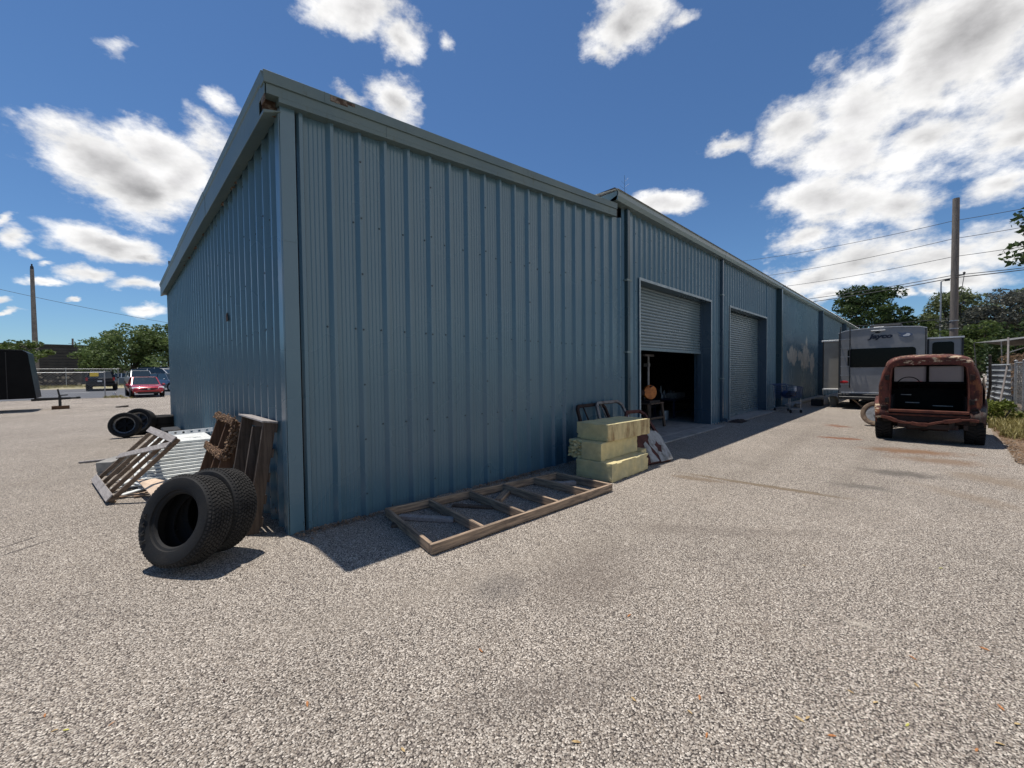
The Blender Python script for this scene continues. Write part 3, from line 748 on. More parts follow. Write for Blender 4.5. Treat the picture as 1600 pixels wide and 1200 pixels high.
t0, P, L, piece = pallet_lean('pallet', 'brown wooden pallet with bark mulch caked on its cross boards', 1.42, 2.62, -.48, -.15, 1.06,
    [(1.42, .045, .97), (1.82, .045, .96), (2.46, .045, .97)], 'pallet_brown', .14, True, (.1, .3, .8))
piece('cross_board', 1.40, 2.64, L * .93, L * 1.0, .071, .092, 'pallet_brown'); piece('cross_board', 1.40, 2.64, L * .54, L * .62, .071, .092, 'pallet_brown')
rr = random.Random(11); mb = MB()
for f, wd in ((.985, .12), (.60, .10)):
    for i in range(900):
        y = rr.uniform(1.40, 2.62); s_ = L * f + rr.gauss(-.015, .018) ; k_ = rr.uniform(-.03, .032)
        c = P(y, s_, k_ + .07); r_ = rr.uniform(.004, .013); ax = V((rr.gauss(0, 1), rr.gauss(0, 1), rr.gauss(0, 1))).normalized()
        b_ = ax.orthogonal().normalized(); c_ = ax.cross(b_)
        mb.obb(c, ax * r_, b_ * r_ * .55, c_ * r_ * .4)
for i in range(120):
    c = P(1.41 + rr.gauss(0, .012), rr.uniform(.62, 1.05), rr.uniform(-.02, .09)); r_ = rr.uniform(.006, .02)
    ax = V((rr.gauss(0, 1), rr.gauss(0, 1), rr.gauss(0, 1))).normalized(); b_ = ax.orthogonal().normalized()
    mb.obb(c, ax * r_, b_ * r_ * .6, ax.cross(b_) * r_ * .4)
mb.build('mulch', 'mulch', t0)

# leaning open skid of rails on edge
t0 = thing('pallet', 'open grey wooden skid of narrow rails tilted up on the white panels', 'pallet', (-1.4, 3.4, 0), 'wooden pallets beside the side wall')
b0, b1 = V((-1.36, 2.72, .05)), V((-1.53, 4.34, .05)); p0, p1 = V((-.70, 2.36, .80)), V((-.86, 4.02, .80))
nn = ((b1 - b0).cross(p0 - b0)).normalized(); nn = nn if nn.z > 0 else -nn
for f in (0., .235, .47, .70, .97):
    a = lerp(b0, b1, f); c = lerp(p0, p1, f); mb = MB(); mb.beam(a - nn * .028, c - nn * .028, .036, .052, nn); mb.build('rail', 'skid_wood', t0, bevel=.004)
for f, w_, o_ in ((.035, .10, .0), (.88, .09, -.43), (.97, .09, .0)):
    a = lerp(b0, p0, f); c = lerp(b1, p1, f + o_); e_ = (c - a).normalized()
    mb = MB(); mb.beam(a - e_ * .03 + nn * .012, c + e_ * .05 + nn * .012, w_, .018, nn); mb.build('slat', 'grey_wood', t0, bevel=.003)

# stack of white metal panels, a punched strip on top
for i in range(13):
    z = .012 + i * .042; y = 3.30 + i * .058; x0 = -1.06 + .07 * math.sin(i * 2.3) + i * .022; x1 = -.085 + .012 * math.sin(i * 1.7)
    mb = MB()
    Y2 = 5.2 + .1 * math.sin(i * 3.1)
    prof = [(y, z), (y, z + .034), (y + .02, z + .036)]
    k = y + .02
    while k < Y2 - .12:
        prof += [(k + .05, z + .036), (k + .065, z + .022), (k + .10, z + .022), (k + .115, z + .036)]; k += .13
    prof += [(Y2, z + .036), (Y2, z + .0)]
    sk = .20 * math.sin(i * 1.9)
    mb.prism(prof, lambda u, v_, w_: (w_, u + (w_ + .5) * sk * .25, v_), x0, x1)
    o = mb.build('siding_sheet', 'white_metal'); 
    tag(o, 'top white ribbed metal sheet of the stack by the side wall' if i == 12 else 'white ribbed metal sheet lying in the stack by the side wall', 'metal sheet', 'white metal sheets stacked by the side wall')
mb = MB(); a, b_ = V((-.62, 4.55, .60)), V((-.02, 4.32, .635)); dd = (b_ - a); L = dd.length; dd.normalize(); sd = V((0, 0, 1)).cross(dd).normalized(); up = dd.cross(sd)
def strip(s0, s1, v0, v1, th=.02): 
    q = []
    for k_ in (0, th):
        q += [a + dd * s0 + sd * 0 + up * v0 - sd * k_, a + dd * s1 + up * v0 - sd * k_, a + dd * s1 + up * v1 - sd * k_, a + dd * s0 + up * v1 - sd * k_]
    mb.hexa(q)
strip(0, L, 0, .015); strip(0, L, .05, .068)
k = 0.
while k < L - .05: strip(k, min(k + .075, L), .015, .05); k += .112
tag(mb.build('punched_strip', 'white_plastic'), 'white strip with square holes lying on the white panel stack', 'metal strip')
for (xa, ya, xb, yb, z) in ((-1.30, 3.0, -.72, 3.42, .02), (-1.34, 3.5, -.80, 3.25, .045), (-1.22, 3.95, -1.0, 3.15, .07), (-1.28, 3.3, -.95, 3.9, .1)):
    mb = MB(); mb.beam((xa, ya, z), (xb, yb, z + .03), .075, .018)
    tag(mb.build('loose_slat', 'white_metal', bevel=.003), 'loose white metal slat lying under the tilted wooden skid', 'metal slat', 'loose white slats under the skid')
# small pale debris
mb = MB(); mb.beam((-1.78, 6.6, .02), (-1.05, 6.5, .03), .07, .03); tag(mb.build('wood_scrap', 'grey_wood', bevel=.004), 'pale wood scrap on the gravel left of the tilted skid', 'wood scrap')
mb = MB(); mb.beam((-1.42, 4.9, .14), (-1.2, 5.3, .16), .22, .16); mb.beam((-1.42, 4.9, .03), (-1.2, 5.3, .03), .20, .055)
tag(mb.build('concrete_block', 'concrete', bevel=.008), 'pale block behind the tilted wooden skid', 'block')
q = [G(214, 750, .20), G(257, 746, .27), G(274, 768, .24), G(246, 784, .13)]
mb = MB(); mb.hexa([v_ - V((0, 0, .014)) for v_ in q] + q)
tag(mb.build('particle_board', 'tan_board', bevel=.002), 'tan sheet of particle board on the ground beside the tires', 'board')
rr = random.Random(5); mb = MB()
for i in range(9):
    c = V((-1.0 + rr.uniform(-.35, .35), 3.2 + rr.uniform(-.5, .6), .02)); an = rr.uniform(0, 6.28); l_ = rr.uniform(.06, .22)
    mb.beam(c - V((math.cos(an), math.sin(an), 0)) * l_, c + V((math.cos(an), math.sin(an), .05)) * l_, .04, .02)
o = mb.build('wood_splinters', 'lumber'); tag(o, 'wood splinters scattered under the tilted skid', 'splinters', None, 'stuff')

# wheels and tyres further along the side wall
def wheel_at(c, n, R, r, W, label, rim=True):
    t0 = thing('wheel' if rim else 'tire', label, 'wheel' if rim else 'tire', (0, 0, 0), 'wheels and tires along the side wall')
    mb, tb = tyre_mesh(R, r, W, False, 40); mb.build('casing', 'rubber', t0, smooth=35)
    if rim:
        h = W / 2; rb = MB()
        rb.lathe([(r + .018, h * .84), (r + .005, h * .70), (r - .012, h * .60), (r - .03, h * .2), (r - .03, -h * .6), (r + .01, -h * .7)], (0, 0, 0), (0, 0, 1), 40, cap=False)
        rb.build('rim', 'steel', t0, smooth=40)
        sb = MB(); sb.lathe([(.0, h * .42), (.055, h * .42), (.07, h * .30)], (0, 0, 0), (0, 0, 1), 20)
        for k in range(6):
            a = k * PI / 3; e_ = V((math.cos(a), math.sin(a), 0)); f_ = V((-math.sin(a), math.cos(a), 0))
            sb.obb(e_ * (r * .55) + V((0, 0, h * .28)), e_ * (r * .42), f_ * .026, V((0, 0, .018)))
        sb.lathe([(r - .035, h * .30), (r - .02, h * .36), (r - .005, h * .30)], (0, 0, 0), (0, 0, 1), 40, cap=False); sb.lathe([(r - .03, -h * .1), (0, -h * .05)], (0, 0, 0), (0, 0, 1), 40, cap=False)
        sb.build('spoke_disc', 'black_paint' if r < .22 else 'dark_metal', t0, smooth=30)
    t0.rotation_euler = axis_rot(n); t0.location = c
    return t0
wheel_at((-1.09, 10.4, .335), (-.25, -.95, .18), .335, .21, .23, 'black six-spoke wheel with tire at the front of the group by the side wall')
wheel_at((-.80, 10.95, .36), (-.45, -.86, .24), .37, .235, .25, 'larger black tire with bare rim leaning behind the six-spoke wheel')
for k in range(2):
    o = wheel_at((-.30, 11.3, .115 + .235 * k), (0, 0, 1), .345, .20, .22, ('lower' if k == 0 else 'upper') + ' black tire of the flat pile at the far end of the side wall', False)
mb = MB(); mb.box(-.5, -.06, 8.4, 9.4, 0, .22); mb.box(-.45, -.1, 8.5, 9.3, .225, .30)
tag(mb.build('black_bin', 'black_matte', bevel=.02), 'low black bin against the side wall behind the white panels', 'bin')

# ------------------------------------------------------------------ lumber frame on the ground
FR = thing('stud_frame', 'ladder-like wooden stud frame lying on the ground by the front wall', 'wooden frame', (2.1, -.9, 0))
Z0, Z1 = .012, .102
A_, B_, C_, D_ = V((.695, -1.445, 0)), V((3.48, -1.535, 0)), V((3.455, -.605, 0)), V((.875, -.262, 0))
def plank(a, b, w_, z0, z1, name, par, mat='lumber'):
    a = V((a.x, a.y, (z0 + z1) / 2)); b = V((b.x, b.y, (z0 + z1) / 2)); d = b - a; L = d.length
    mb = MB(); mb.box(-L / 2, L / 2, -w_ / 2, w_ / 2, -(z1 - z0) / 2, (z1 - z0) / 2)
    o = mb.build(name, mat, None, bevel=.003); o.rotation_euler = (0, 0, math.atan2(d.y, d.x)); o.location = (a + b) / 2
    if par is not None:
        o.parent = par; o.matrix_parent_inverse = mworld(par).inverted()
    return o
e_ = (B_ - A_).normalized(); fy = V((0, 1, 0))
plank(A_ - e_ * .0, B_, .038, Z0, Z1, 'rail', FR); plank(D_, C_ , .038, Z0, Z1, 'rail', FR)
for (x0, y0, x1, y1) in [(.888, -.285, .715, -1.42), (1.405, -.345, 1.298, -1.44), (1.961, -.42, 1.871, -1.455), (2.472, -.49, 2.421, -1.475), (3.017, -.56, 3.029, -1.495), (3.452, -.63, 3.468, -1.51)]:
    plank(V((x0, y0, 0)), V((x1, y1, 0)), .038, Z0, Z1, 'stud', FR)
offc = [((.96, -.42), (1.33, -.93), .085, .045, 'short grey board lying inside the left end of the stud frame', 'grey_wood'),
        ((2.09, -.80), (2.50, -.56), .09, .05, 'tan board end propped inside the middle of the stud frame', 'lumber'),
        ((1.62, -.50), (1.90, -.92), .07, .03, 'dark thin board lying in the second bay of the stud frame', 'pallet_wood'),
        ((3.10, -.80), (3.42, -.98), .09, .05, 'pale board piece lying in the right end of the stud frame', 'grey_wood'),
        ((.78, -.62), (.98, -.40), .06, .03, 'dark scrap under the left corner of the stud frame', 'pallet_wood')]
for (a, b, w_, h_, lb, mt) in offc:
    tag(plank(V((*a, 0)), V((*b, 0)), w_, .004, h_, 'board_offcut', None, mt), lb, 'board')

# ------------------------------------------------------------------ yellow foam blocks
def rough_block(pb, pt, mats, label, seed, chip=.0):
    """pb, pt: four ground-plan corners at the bottom and top (near-left first, anticlockwise seen from above)"""
    rr = random.Random(seed); bm = bmesh.new()
    vs = [bm.verts.new(q) for q in pb + pt]
    for f in [(0, 3, 2, 1), (4, 5, 6, 7), (0, 1, 5, 4), (1, 2, 6, 5), (2, 3, 7, 6), (3, 0, 4, 7)]: bm.faces.new([vs[i] for i in f])
    bmesh.ops.subdivide_edges(bm, edges=bm.edges[:], cuts=15, use_grid_fill=True)
    bm.normal_update()
    for v_ in bm.verts:
        if len([f for f in v_.link_faces]) : 
            edge = len({tuple(round(c, 1) for c in f.normal) for f in v_.link_faces}) > 1
            v_.co += v_.normal * (rr.gauss(0, .0012) - (abs(rr.gauss(0, .0045)) + (.02 if rr.random() < .04 else 0) if edge else 0))
            if chip and v_.co.x < min(q[0] for q in pb) + .03 and v_.co.y > -.75: v_.co += V((rr.uniform(0, chip), 0, rr.uniform(-.02, .02)))
    me = bpy.data.meshes.new('foam_block'); bm.to_mesh(me); bm.free()
    for m_ in mats: me.materials.append(MATS[m_])
    if len(mats) > 1:
        for p_ in me.polygons: p_.material_index = 1 if p_.normal.y < -.7 else 0
    me.polygons.foreach_set('use_smooth', [True] * len(me.polygons)); me.set_sharp_from_angle(angle=math.radians(32))
    o = bpy.data.objects.new('foam_block', me); COL.objects.link(o)
    return tag(o, label, 'foam block', 'yellow foam blocks stacked by the wall')
def blk(fl, fr, depth, z0, z1):
    fl = V((*fl, 0)); fr = V((*fr, 0)); e_ = (fr - fl).normalized(); nrm = V((-e_.y, e_.x, 0)) * depth
    pl = [fl, fr, fr + nrm, fl + nrm]
    return [tuple(q + V((0, 0, z0))) for q in pl], [tuple(q + V((0, 0, z1))) for q in pl]
rough_block(*blk((3.83, -1.33), (4.95, -1.31), .63, .0, .272), ('foam',), 'bottom yellow foam block of the stack resting on the ground', 1)
rough_block(*blk((3.87, -1.12), (4.98, -1.10), .62, .274, .542), ('foam',), 'middle yellow foam block with a broken left end', 2, .07)
rough_block(*blk((4.03, -1.14), (5.25, -1.19), .60, .546, .805), ('foam', 'foam_worn'), 'top yellow foam block with rust-stained front face', 3)
rough_block(*blk((4.99, -1.16), (5.22, -1.14), .5, .0, .29), ('foam',), 'small foam piece behind the right end of the bottom block', 4)

# ------------------------------------------------------------------ old truck doors leaning on the wall behind the foam
def truck_door(label, base, along, lean, mats, W=.88, H=.66, HT=1.06, wl=.14):
    """base: lower near corner; along: unit vector of the bottom edge; lean: vector from bottom to top"""
    t0 = thing('truck_door', label, 'truck door', base, 'old truck doors leaning by the wall')
    u = V(along).normalized(); vv = V(lean).normalized(); n = u.cross(vv); o0 = V(base)
    P = lambda a, b, w_: o0 + u * a + vv * b + n * w_
    mb = MB()
    out_ = [(0, .05), (.04, 0), (W - .06, 0), (W, .06), (W, H), (0, H)]
    mb.prism(out_, P, 0, .055); mb.build('skin', mats[0], t0, bevel=.012, seg=2)
    # window frame: outer and inner outline
    oc = [(0, H), (wl, HT - .07), (wl + .07, HT), (W - .14, HT), (W - .03, HT - .09), (W, H)]
    ic = [(.06, H + .002), (wl + .055, HT - .10), (wl + .10, HT - .055), (W - .165, HT - .055), (W - .085, HT - .12), (W - .06, H + .002)]
    mb = MB()
    for i in range(len(oc) - 1):
        q = [P(*oc[i], .005), P(*oc[i + 1], .005), P(*ic[i + 1], .005), P(*ic[i], .005), P(*oc[i], .05), P(*oc[i + 1], .05), P(*ic[i + 1], .05), P(*ic[i], .05)]
        mb.hexa(q)
    mb.build('window_frame', mats[1], t0, bevel=.006)
    mb = MB(); mb.beam(P(.30, H, .03), P(.27, HT - .05, .03), .02, .02); mb.build('vent_bar', mats[2], t0)
    return t0, P
truck_door('dark red truck door frame leaning on the wall at the left', (4.55, -.50, .0), (1, 0, 0), (-.02, .40, .98), ('rust', 'rust_dark', 'rust_dark'), 1.0, .66, 1.09, .05)
truck_door('truck door with grey metal window frame between two rusty doors', (4.98, -.66, .0), (1, -.05, 0), (.0, .50, .98), ('rust_dark', 'frame_grey', 'frame_grey'), 1.0, .68, 1.16, .12)
t0, P = truck_door('rusty truck door with peeling white lower panel beside the foam blocks', (5.05, -1.14, .0), (.80, -.17, 0), (.20, .62, .80), ('rust', 'rust', 'steel'), .80, .62, 1.10, .22)
mb = MB()
mb.prism([(.20, .02), (.42, .02), (.40, .12), (.36, .20), (.38, .30), (.33, .42), (.26, .38), (.22, .25), (.24, .12)], P, -.006, .061)
mb.prism([(.46, .004), (.78, .012), (.802, .08), (.802, .50), (.74, .60), (.60, .62), (.47, .60), (.48, .50), (.42, .44), (.39, .34), (.44, .24), (.48, .12)], P, -.006, .061)
mb.build('peeling_paint', 'board_white', t0)
mb = MB(); mb.prism([(.52, .20), (.60, .17), (.63, .24), (.68, .30), (.62, .33), (.60, .40), (.55, .35), (.51, .33), (.54, .27)], P, -.009, .064); mb.build('rust_patch', 'rust', t0)

# ------------------------------------------------------------------ inside the open bay
t0 = thing('chop_saw', 'orange chop saw with round blade guard in the open bay', 'saw', (8.3, 1.0, .86))
mb = MB(); mb.lathe([(.0, -.05), (.19, -.05), (.205, -.03), (.205, .03), (.19, .05), (0, .05)], (8.33, .95, 1.13), (-.5, -.86, .05), 28); mb.build('blade_guard', 'orange', t0, smooth=40)
mb = MB(); mb.lathe([(.08, 0), (.09, .05), (.09, .22), (.06, .26)], (8.17, 1.05, 1.12), (-.8, .5, 0), 16); mb.build('motor', 'rust_dark', t0, smooth=40)
mb = MB(); mb.box(8.05, 8.65, .8, 1.25, .845, .90); mb.beam((8.45, 1.05, .9), (8.33, 1.0, 1.1), .06, .06); q = MB(); q.beam((8.25, .9, 1.28), (8.02, .72, 1.32), .035, .035); q.build('handle', 'dark_metal', t0); mb.build('saw_base', 'dark_metal', t0, bevel=.005)
t0.location = (9.42, 1.0, .755)
t0 = thing('work_stand', 'grey four-legged work stand under the orange saw', 'stand', (8.4, 1.0, .03))
mb = MB(); mb.box(8.0, 8.8, .75, 1.3, .80, .843); mb.build('top', 'pallet_wood', t0, bevel=.005)
for (x, y, dx) in ((8.05, .8, -.06), (8.75, .8, .1), (8.05, 1.25, -.06), (8.75, 1.25, .1)):
    mb = MB(); mb.beam((x, y, .80), (x + dx, y - .03, .03), .06, .06); mb.build('leg', 'pallet_wood', t0)
mb = MB(); mb.beam((8.04, .79, .35), (8.78, .79, .35), .04, .06); mb.build('stretcher', 'pallet_wood', t0)
t0.location = (9.52, 1.0, .03); t0.scale = (1, 1, .87)
t0 = thing('workbench', 'dark workbench standing at the back of the open bay', 'workbench', (12.9, 1.8, .03))
mb = MB(); mb.box(12.1, 13.8, 1.4, 2.2, .62, .68); mb.build('top', 'dark_blue', t0, bevel=.005)
for x in (12.16, 13.7):
    for y in (1.46, 2.14):
        mb = MB(); mb.box(x - .03, x + .03, y - .03, y + .03, .03, .62); mb.build('leg', 'dark_blue', t0)
mb = MB(); mb.box(12.19, 13.67, 1.44, 1.48, .2, .26); mb.build('stretcher', 'dark_blue', t0)
mb = MB(); mb.prism([(12.35, .682), (13.0, .682), (13.07, .86), (12.28, .86)], lambda u, v_, w_: (u, w_, v_), 1.45, 1.8)
tag(mb.build('tool_tray', 'galv', bevel=.01), 'pale grey tool tray on the workbench', 'tray')
rr = random.Random(8)
for i in range(12):
    x = 12.2 + .13 * i; y = 1.9 + .22 * (i % 2); h_ = rr.uniform(.12, .42); r_ = rr.uniform(.03, .07)
    mb = MB(); mb.lathe([(r_, 0), (r_, h_ * .7), (r_ * .5, h_ * .85), (r_ * .4, h_)], (x, y, .682), (0, 0, 1), 12)
    tag(mb.build('can', ('galv', 'dark_metal', 'steel')[i % 3], smooth=40), 'shop can standing among others on the workbench in the dark bay', 'can', 'cans on the workbench')
mb = MB(); mb.tube([(10.15, 1.35, .03), (10.15, 1.35, 2.1)], .035, 8); mb.box(9.9, 10.45, 1.31, 1.39, 2.06, 2.12); mb.box(9.98, 10.08, 1.25, 1.41, 1.75, 1.85)
tag(mb.build('floor_stand', 'galv'), 'tall thin pale stand inside the open bay at the left', 'stand')
mb = MB(); mb.lathe([(.0, 0), (.14, 0), (.15, .3), (.13, .31)], (11.5, 1.5, .03), (0, 0, 1), 18); tag(mb.build('bucket', 'galv', smooth=40), 'grey bucket on the floor of the open bay', 'bucket')
mb = MB(); mb.lathe([(.30, -.03), (.36, -.02), (.36, .02), (.30, .03)], (11.6, 1.95, .75), (-.4, -.9, 0), 26, closed=True); tag(mb.build('hose_coil', 'dark_metal', smooth=40), 'dark round coil hanging in the open bay', 'coil')
# rag and hose end at the foot of the downspout
rr = random.Random(21); mb = MB(); bmv = []
N = 14
for j in range(N):
    for i in range(N):
        x = 12.3 + .9 * i / (N - 1); y = -.55 + .42 * j / (N - 1)
        e = max(0, 1 - ((x - 12.75) / .45) ** 2 - ((y + .34) / .21) ** 2)
        bmv.append((x + rr.gauss(0, .012), y + rr.gauss(0, .012), .006 + e * (.035 + rr.uniform(0, .05))))
mb.add(bmv, [(j * N + i, j * N + i + 1, (j + 1) * N + i + 1, (j + 1) * N + i) for j in range(N - 1) for i in range(N - 1)])
tag(mb.build('rag', 'rust_dark', smooth=60), 'dark reddish rag lying by the downspout between the roll-up doors', 'rag')
# ------------------------------------------------------------------ travel trailer
RV = thing('travel_trailer', 'grey travel trailer with black rear window parked against the warehouse', 'trailer', (20, -3.2, 0))
X0, X1, YL, YR = 20.0, 29.0, -1.93, -4.46
mb = MB()
ring = []
for i in range(13):
    f = i / 12; y = lerp(YL, YR, f); ring.append((y, 3.10 + .10 * (1 - (2 * f - 1) ** 2) ** .8 if 0 < f < 1 else 3.06))
ring[-1] = (YR, 3.08); ring[-2] = (ring[-2][0], 3.15)
poly = [(YL, .62)] + ring + [(YR, .62)]
mb.prism(poly, lambda u, v_, w_: (w_ - (.05 if w_ == X0 else 0), u, v_), X0, X1)
mb.build('body', 'rv_skin', RV, bevel=.02, seg=2)
mb = MB()
for i in range(len(ring) - 1):
    (ya, za), (yb_, zb_) = ring[i], ring[i + 1]
    mb.hexa([(X0 - .065, ya, za + .002), (X1, ya, za + .002), (X1, yb_, zb_ + .002), (X0 - .065, yb_, zb_ + .002), (X0 - .065, ya, za + .03), (X1, ya, za + .03), (X1, yb_, zb_ + .03), (X0 - .065, yb_, zb_ + .03)])
mb.build('roof', 'rv_white', RV)
mb = MB(); mb.box(X0 - .06, X0 - .05, YL - .005, YL - .03, .64, 3.06); mb.box(X0 - .062, X0 - .05, YR + .01, YR + .045, .64, 3.08); mb.build('corner_trim', 'rv_black', RV)
mb = MB(); mb.box(X0 - .10, X0 + .4, YL + .0, YR - .0, .44, .618); mb.box(X0 + .4, X1, YL - .05, YR + .05, .42, .6); mb.build('chassis', 'rv_black', RV, bevel=.01)
mb = MB(); mb.box(X0 - .19, X0 - .02, YL - .03, YR + .03, .40, .52); mb.build('bumper', 'rv_black', RV, bevel=.015)
mb = MB(); mb.box(X0 - .057, X0 - .05, YL - .1, YR + .1, .66, .70); mb.build('trim_strip', 'rv_white', RV)
def rrect(y0, y1, z0, z1, r, n=5):
    pts = []
    for (cy, cz, a0) in ((y1 - r, z1 - r, 0), (y0 + r, z1 - r, 90), (y0 + r, z0 + r, 180), (y1 - r, z0 + r, 270)):
        for i in range(n + 1):
            a = math.radians(a0 + 90 * i / n); pts.append((cy + r * math.cos(a), cz + r * math.sin(a)))
    return pts
yz = lambda u, v_, w_: (w_, u, v_)
mb = MB(); mb.prism(rrect(-4.18, -2.22, 1.68, 2.42, .11), yz, X0 - .068, X0 - .04); wn = mb.build('rear_window', 'glass_black', RV, bevel=.004)
# rear ladder
ld = MB()
for y in (-2.0, -2.30):
    ld.tube([(X0 - .05, y, 3.18), (X0 - .02, y, 3.30), (X0 - .12, y, 3.32), (X0 - .17, y, 3.2), (X0 - .17, y, .86)], .018, 8)
    for z in (.92, 1.3, 2.6): ld.beam((X0 - .17, y, z), (X0 - .05, y - .0, z), .035, .035)
o = ld.build('ladder', 'rv_black', RV, smooth=40)
mb = MB()
for z in (1.0, 1.36, 1.72, 2.1, 2.45, 2.8): mb.box(X0 - .185, X0 - .155, -2.3, -2.0, z, z + .022)
mb.build('rung', 'galv', o)
mb = MB(); mb.lathe([(0, .03), (.5, .028), (.85, .02), (1., 0)], (0, 0, 0), (-1, 0, 0), 24)
mb.v = [(X0 - .05 + x, -2.12 + y * .135, 1.09 + z * .055) for x, y, z in mb.v]
mb.build('tail_light', 'red_lens', RV, smooth=40)
mb = MB(); mb.lathe([(0, .03), (.5, .028), (.85, .02), (1., 0)], (0, 0, 0), (-1, 0, 0), 24)
mb.v = [(X0 - .05 + x, -4.28 + y * .135, 1.09 + z * .055) for x, y, z in mb.v]
mb.build('tail_light', 'red_lens', RV, smooth=40)
mb = MB(); mb.box(X0 - .10, X0 - .05, -2.92, -3.34, 3.085, 3.11); mb.build('clearance_light', 'rv_white', RV, bevel=.006)
mb = MB(); mb.lathe([(0, .05), (.7, .04), (1., 0)], (0, 0, 0), (-1, 0, 0), 16); mb.v = [(X0 - .05 + x, -3.12 + y * .08, 3.03 + z * .032) for x, y, z in mb.v]; mb.build('rear_camera', 'rv_black', RV, smooth=40)
vs, fs = text_mesh('Jayco', .30, .006, .28, .016)
mb = MB(); mb.add([(X0 - .058 - q.z, -3.195 - q.x * 1.02, 2.87 + q.y * .78) for q in vs], fs); mb.build('logo_text', 'blue_ink', RV)
# bird emblem: crest, head ring, pale cheek
mb = MB(); pts2 = [(-3.66, 3.0), (-3.80, 2.955), (-3.86, 2.965), (-3.97, 2.965), (-4.05, 2.93), (-4.10, 2.86), (-4.05, 2.85), (-4.0, 2.80), (-3.86, 2.79), (-3.76, 2.82), (-3.70, 2.87), (-3.78, 2.875), (-3.74, 2.92)]
mb.prism(pts2, yz, X0 - .060, X0 - .052); em = mb.build('emblem', 'blue_grey_ink', RV)
mb = MB(); mb.prism([(-3.84, 2.83), (-3.82, 2.86), (-3.9, 2.90), (-3.93, 2.935), (-4.0, 2.93), (-4.03, 2.89), (-3.99, 2.83)], yz, X0 - .064, X0 - .0605); mb.build('emblem_fill', 'rv_white', em)
# slide-outs
mb = MB(); mb.box(20.5, 24.6, -1.36, YL + .02, .80, 2.78); sl_ = mb.build('slide_out', 'rv_beige', RV, bevel=.015)
mb = MB(); mb.box(20.46, 24.62, -1.30, YL, 2.785, 2.85); mb.box(20.46, 24.6, -1.335, YL, .74, .797); mb.build('slide_trim', 'rv_white', sl_, bevel=.008)
mb = MB(); mb.box(20.46, 20.52, -1.33, -1.362, .8, 2.78); mb.build('slide_flange', 'rv_black', sl_)
mb = MB(); mb.box(20.52, 24.2, -5.37, YR - .001, .80, 2.70); sr = mb.build('slide_out', 'rv_skin', RV, bevel=.015)
mb = MB(); mb.box(20.47, 24.25, -5.40, YR - .01, 2.705, 2.76); mb.build('slide_trim', 'rv_white', sr)
mb = MB(); mb.box(20.485, 20.519, -5.385, -5.33, .8, 2.70); mb.box(20.485, 20.519, YR - .06, YR - .0, .8, 2.70); mb.build('slide_flange', 'rv_black', sr)
mb = MB(); mb.prism(rrect(-5.15, -4.60, 1.72, 2.58, .09), yz, 20.498, 20.52); mb.build('slide_window', 'glass_black', sr)
mb = MB(); mb.box(20.3, 20.9, -3.3, -2.95, 3.20, 3.27); mb.build('roof_vent', 'rv_white', RV, bevel=.03)
mb = MB(); mb.box(21.6, 22.8, -3.75, -2.75, 3.23, 3.46); mb.build('air_conditioner', 'rv_black', RV, bevel=.06, seg=2)
for (x, y) in ((20.35, -2.28), (20.35, -4.1)):
    mb = MB(); mb.beam((x, y, .46), (x - .12, y - .42, .06), .07, .05); mb.box(x - .22, x - .02, y - .52, y - .32, .005, .05); mb.build('stabilizer_jack', 'lumber' if y > -3 else 'rv_black', RV)
for x in (23.6, 24.5):
    for (y, n_) in ((-2.05, 1), (-4.34, -1)):
        mb, tb = tyre_mesh(.36, .2, .22, False, 32); q = MB(); q.add([(x + a, y + c, .36 + b) for a, b, c in mb.v], mb.f)
        o = q.build('wheel', 'rubber', RV, smooth=40)
        q = MB(); q.lathe([(.0, .06), (.12, .06), (.2, .02), (.205, -.05)], (x, y + n_ * .04, .36), (0, n_, 0), 24); q.build('hub', 'galv', o, smooth=40)
mb = MB(); mb.box(28.9, 30.4, -3.3, -3.1, .42, .55); mb.build('tongue', 'rv_black', RV)
# things under the left slide
mb = MB(); mb.lathe([(0, 0), (.15, .0), (.2, .12), (.19, .3), (.12, .42), (0, .44)], (21.6, -1.55, .0), (0, 0, 1), 20); tag(mb.build('gas_bottle', 'rv_beige', smooth=40), 'pale round bottle on the ground under the trailer slide-out', 'bottle')
mb = MB(); mb.box(21.0, 21.4, -1.25, -.85, 0.0, .30); tag(mb.build('battery_box', 'black_matte', bevel=.02), 'small black box on the ground by the trailer slide-out', 'box')
mb = MB(); mb.box(19.6, 20.3, -.45, -.1, 0, .12); mb.obb((19.9, -.6, .16), (.25, .05, 0), (-.02, .12, 0), (0, 0, .04)); tag(mb.build('rubble_block', 'concrete', bevel=.02), 'pale concrete rubble at the wall foot behind the blue cart', 'rubble')

# ------------------------------------------------------------------ rusted panel truck body, doorless at the rear
TR = thing('panel_truck', 'rusty old panel truck with its rear doors missing', 'truck', (11.2, -4.49, 0))
YC = -4.49
def section(x, hb, ht, z0, zs, zt, n=7):
    """half outline from the sill up, round shoulder, to the crown; returned as full ring (y, z)"""
    half = [(hb * .97, z0), (hb, lerp(z0, zs, .3)), (hb, lerp(z0, zs, .6)), (lerp(hb, ht, .55), lerp(z0, zs, .88)), (ht, zs)]
    for i in range(1, n + 1):
        a = PI / 2 * i / n
        half.append((ht * .99 * math.cos(a) ** .55 if i < n else 0, zs + (zt - zs) * math.sin(a) ** .9))
    return [V((x, YC + y, z)) for y, z in half] + [V((x, YC - y, z)) for y, z in half[-2::-1]]
st_ = [(11.10, .755, .63, .60, 1.60, 1.83), (11.16, .775, .655, .585, 1.64, 1.875), (11.6, .80, .69, .56, 1.68, 1.915), (12.4, .82, .71, .54, 1.70, 1.93), (13.3, .82, .70, .54, 1.68, 1.90), (13.62, .81, .66, .54, 1.60, 1.80)]
rings = [section(*q) for q in st_]
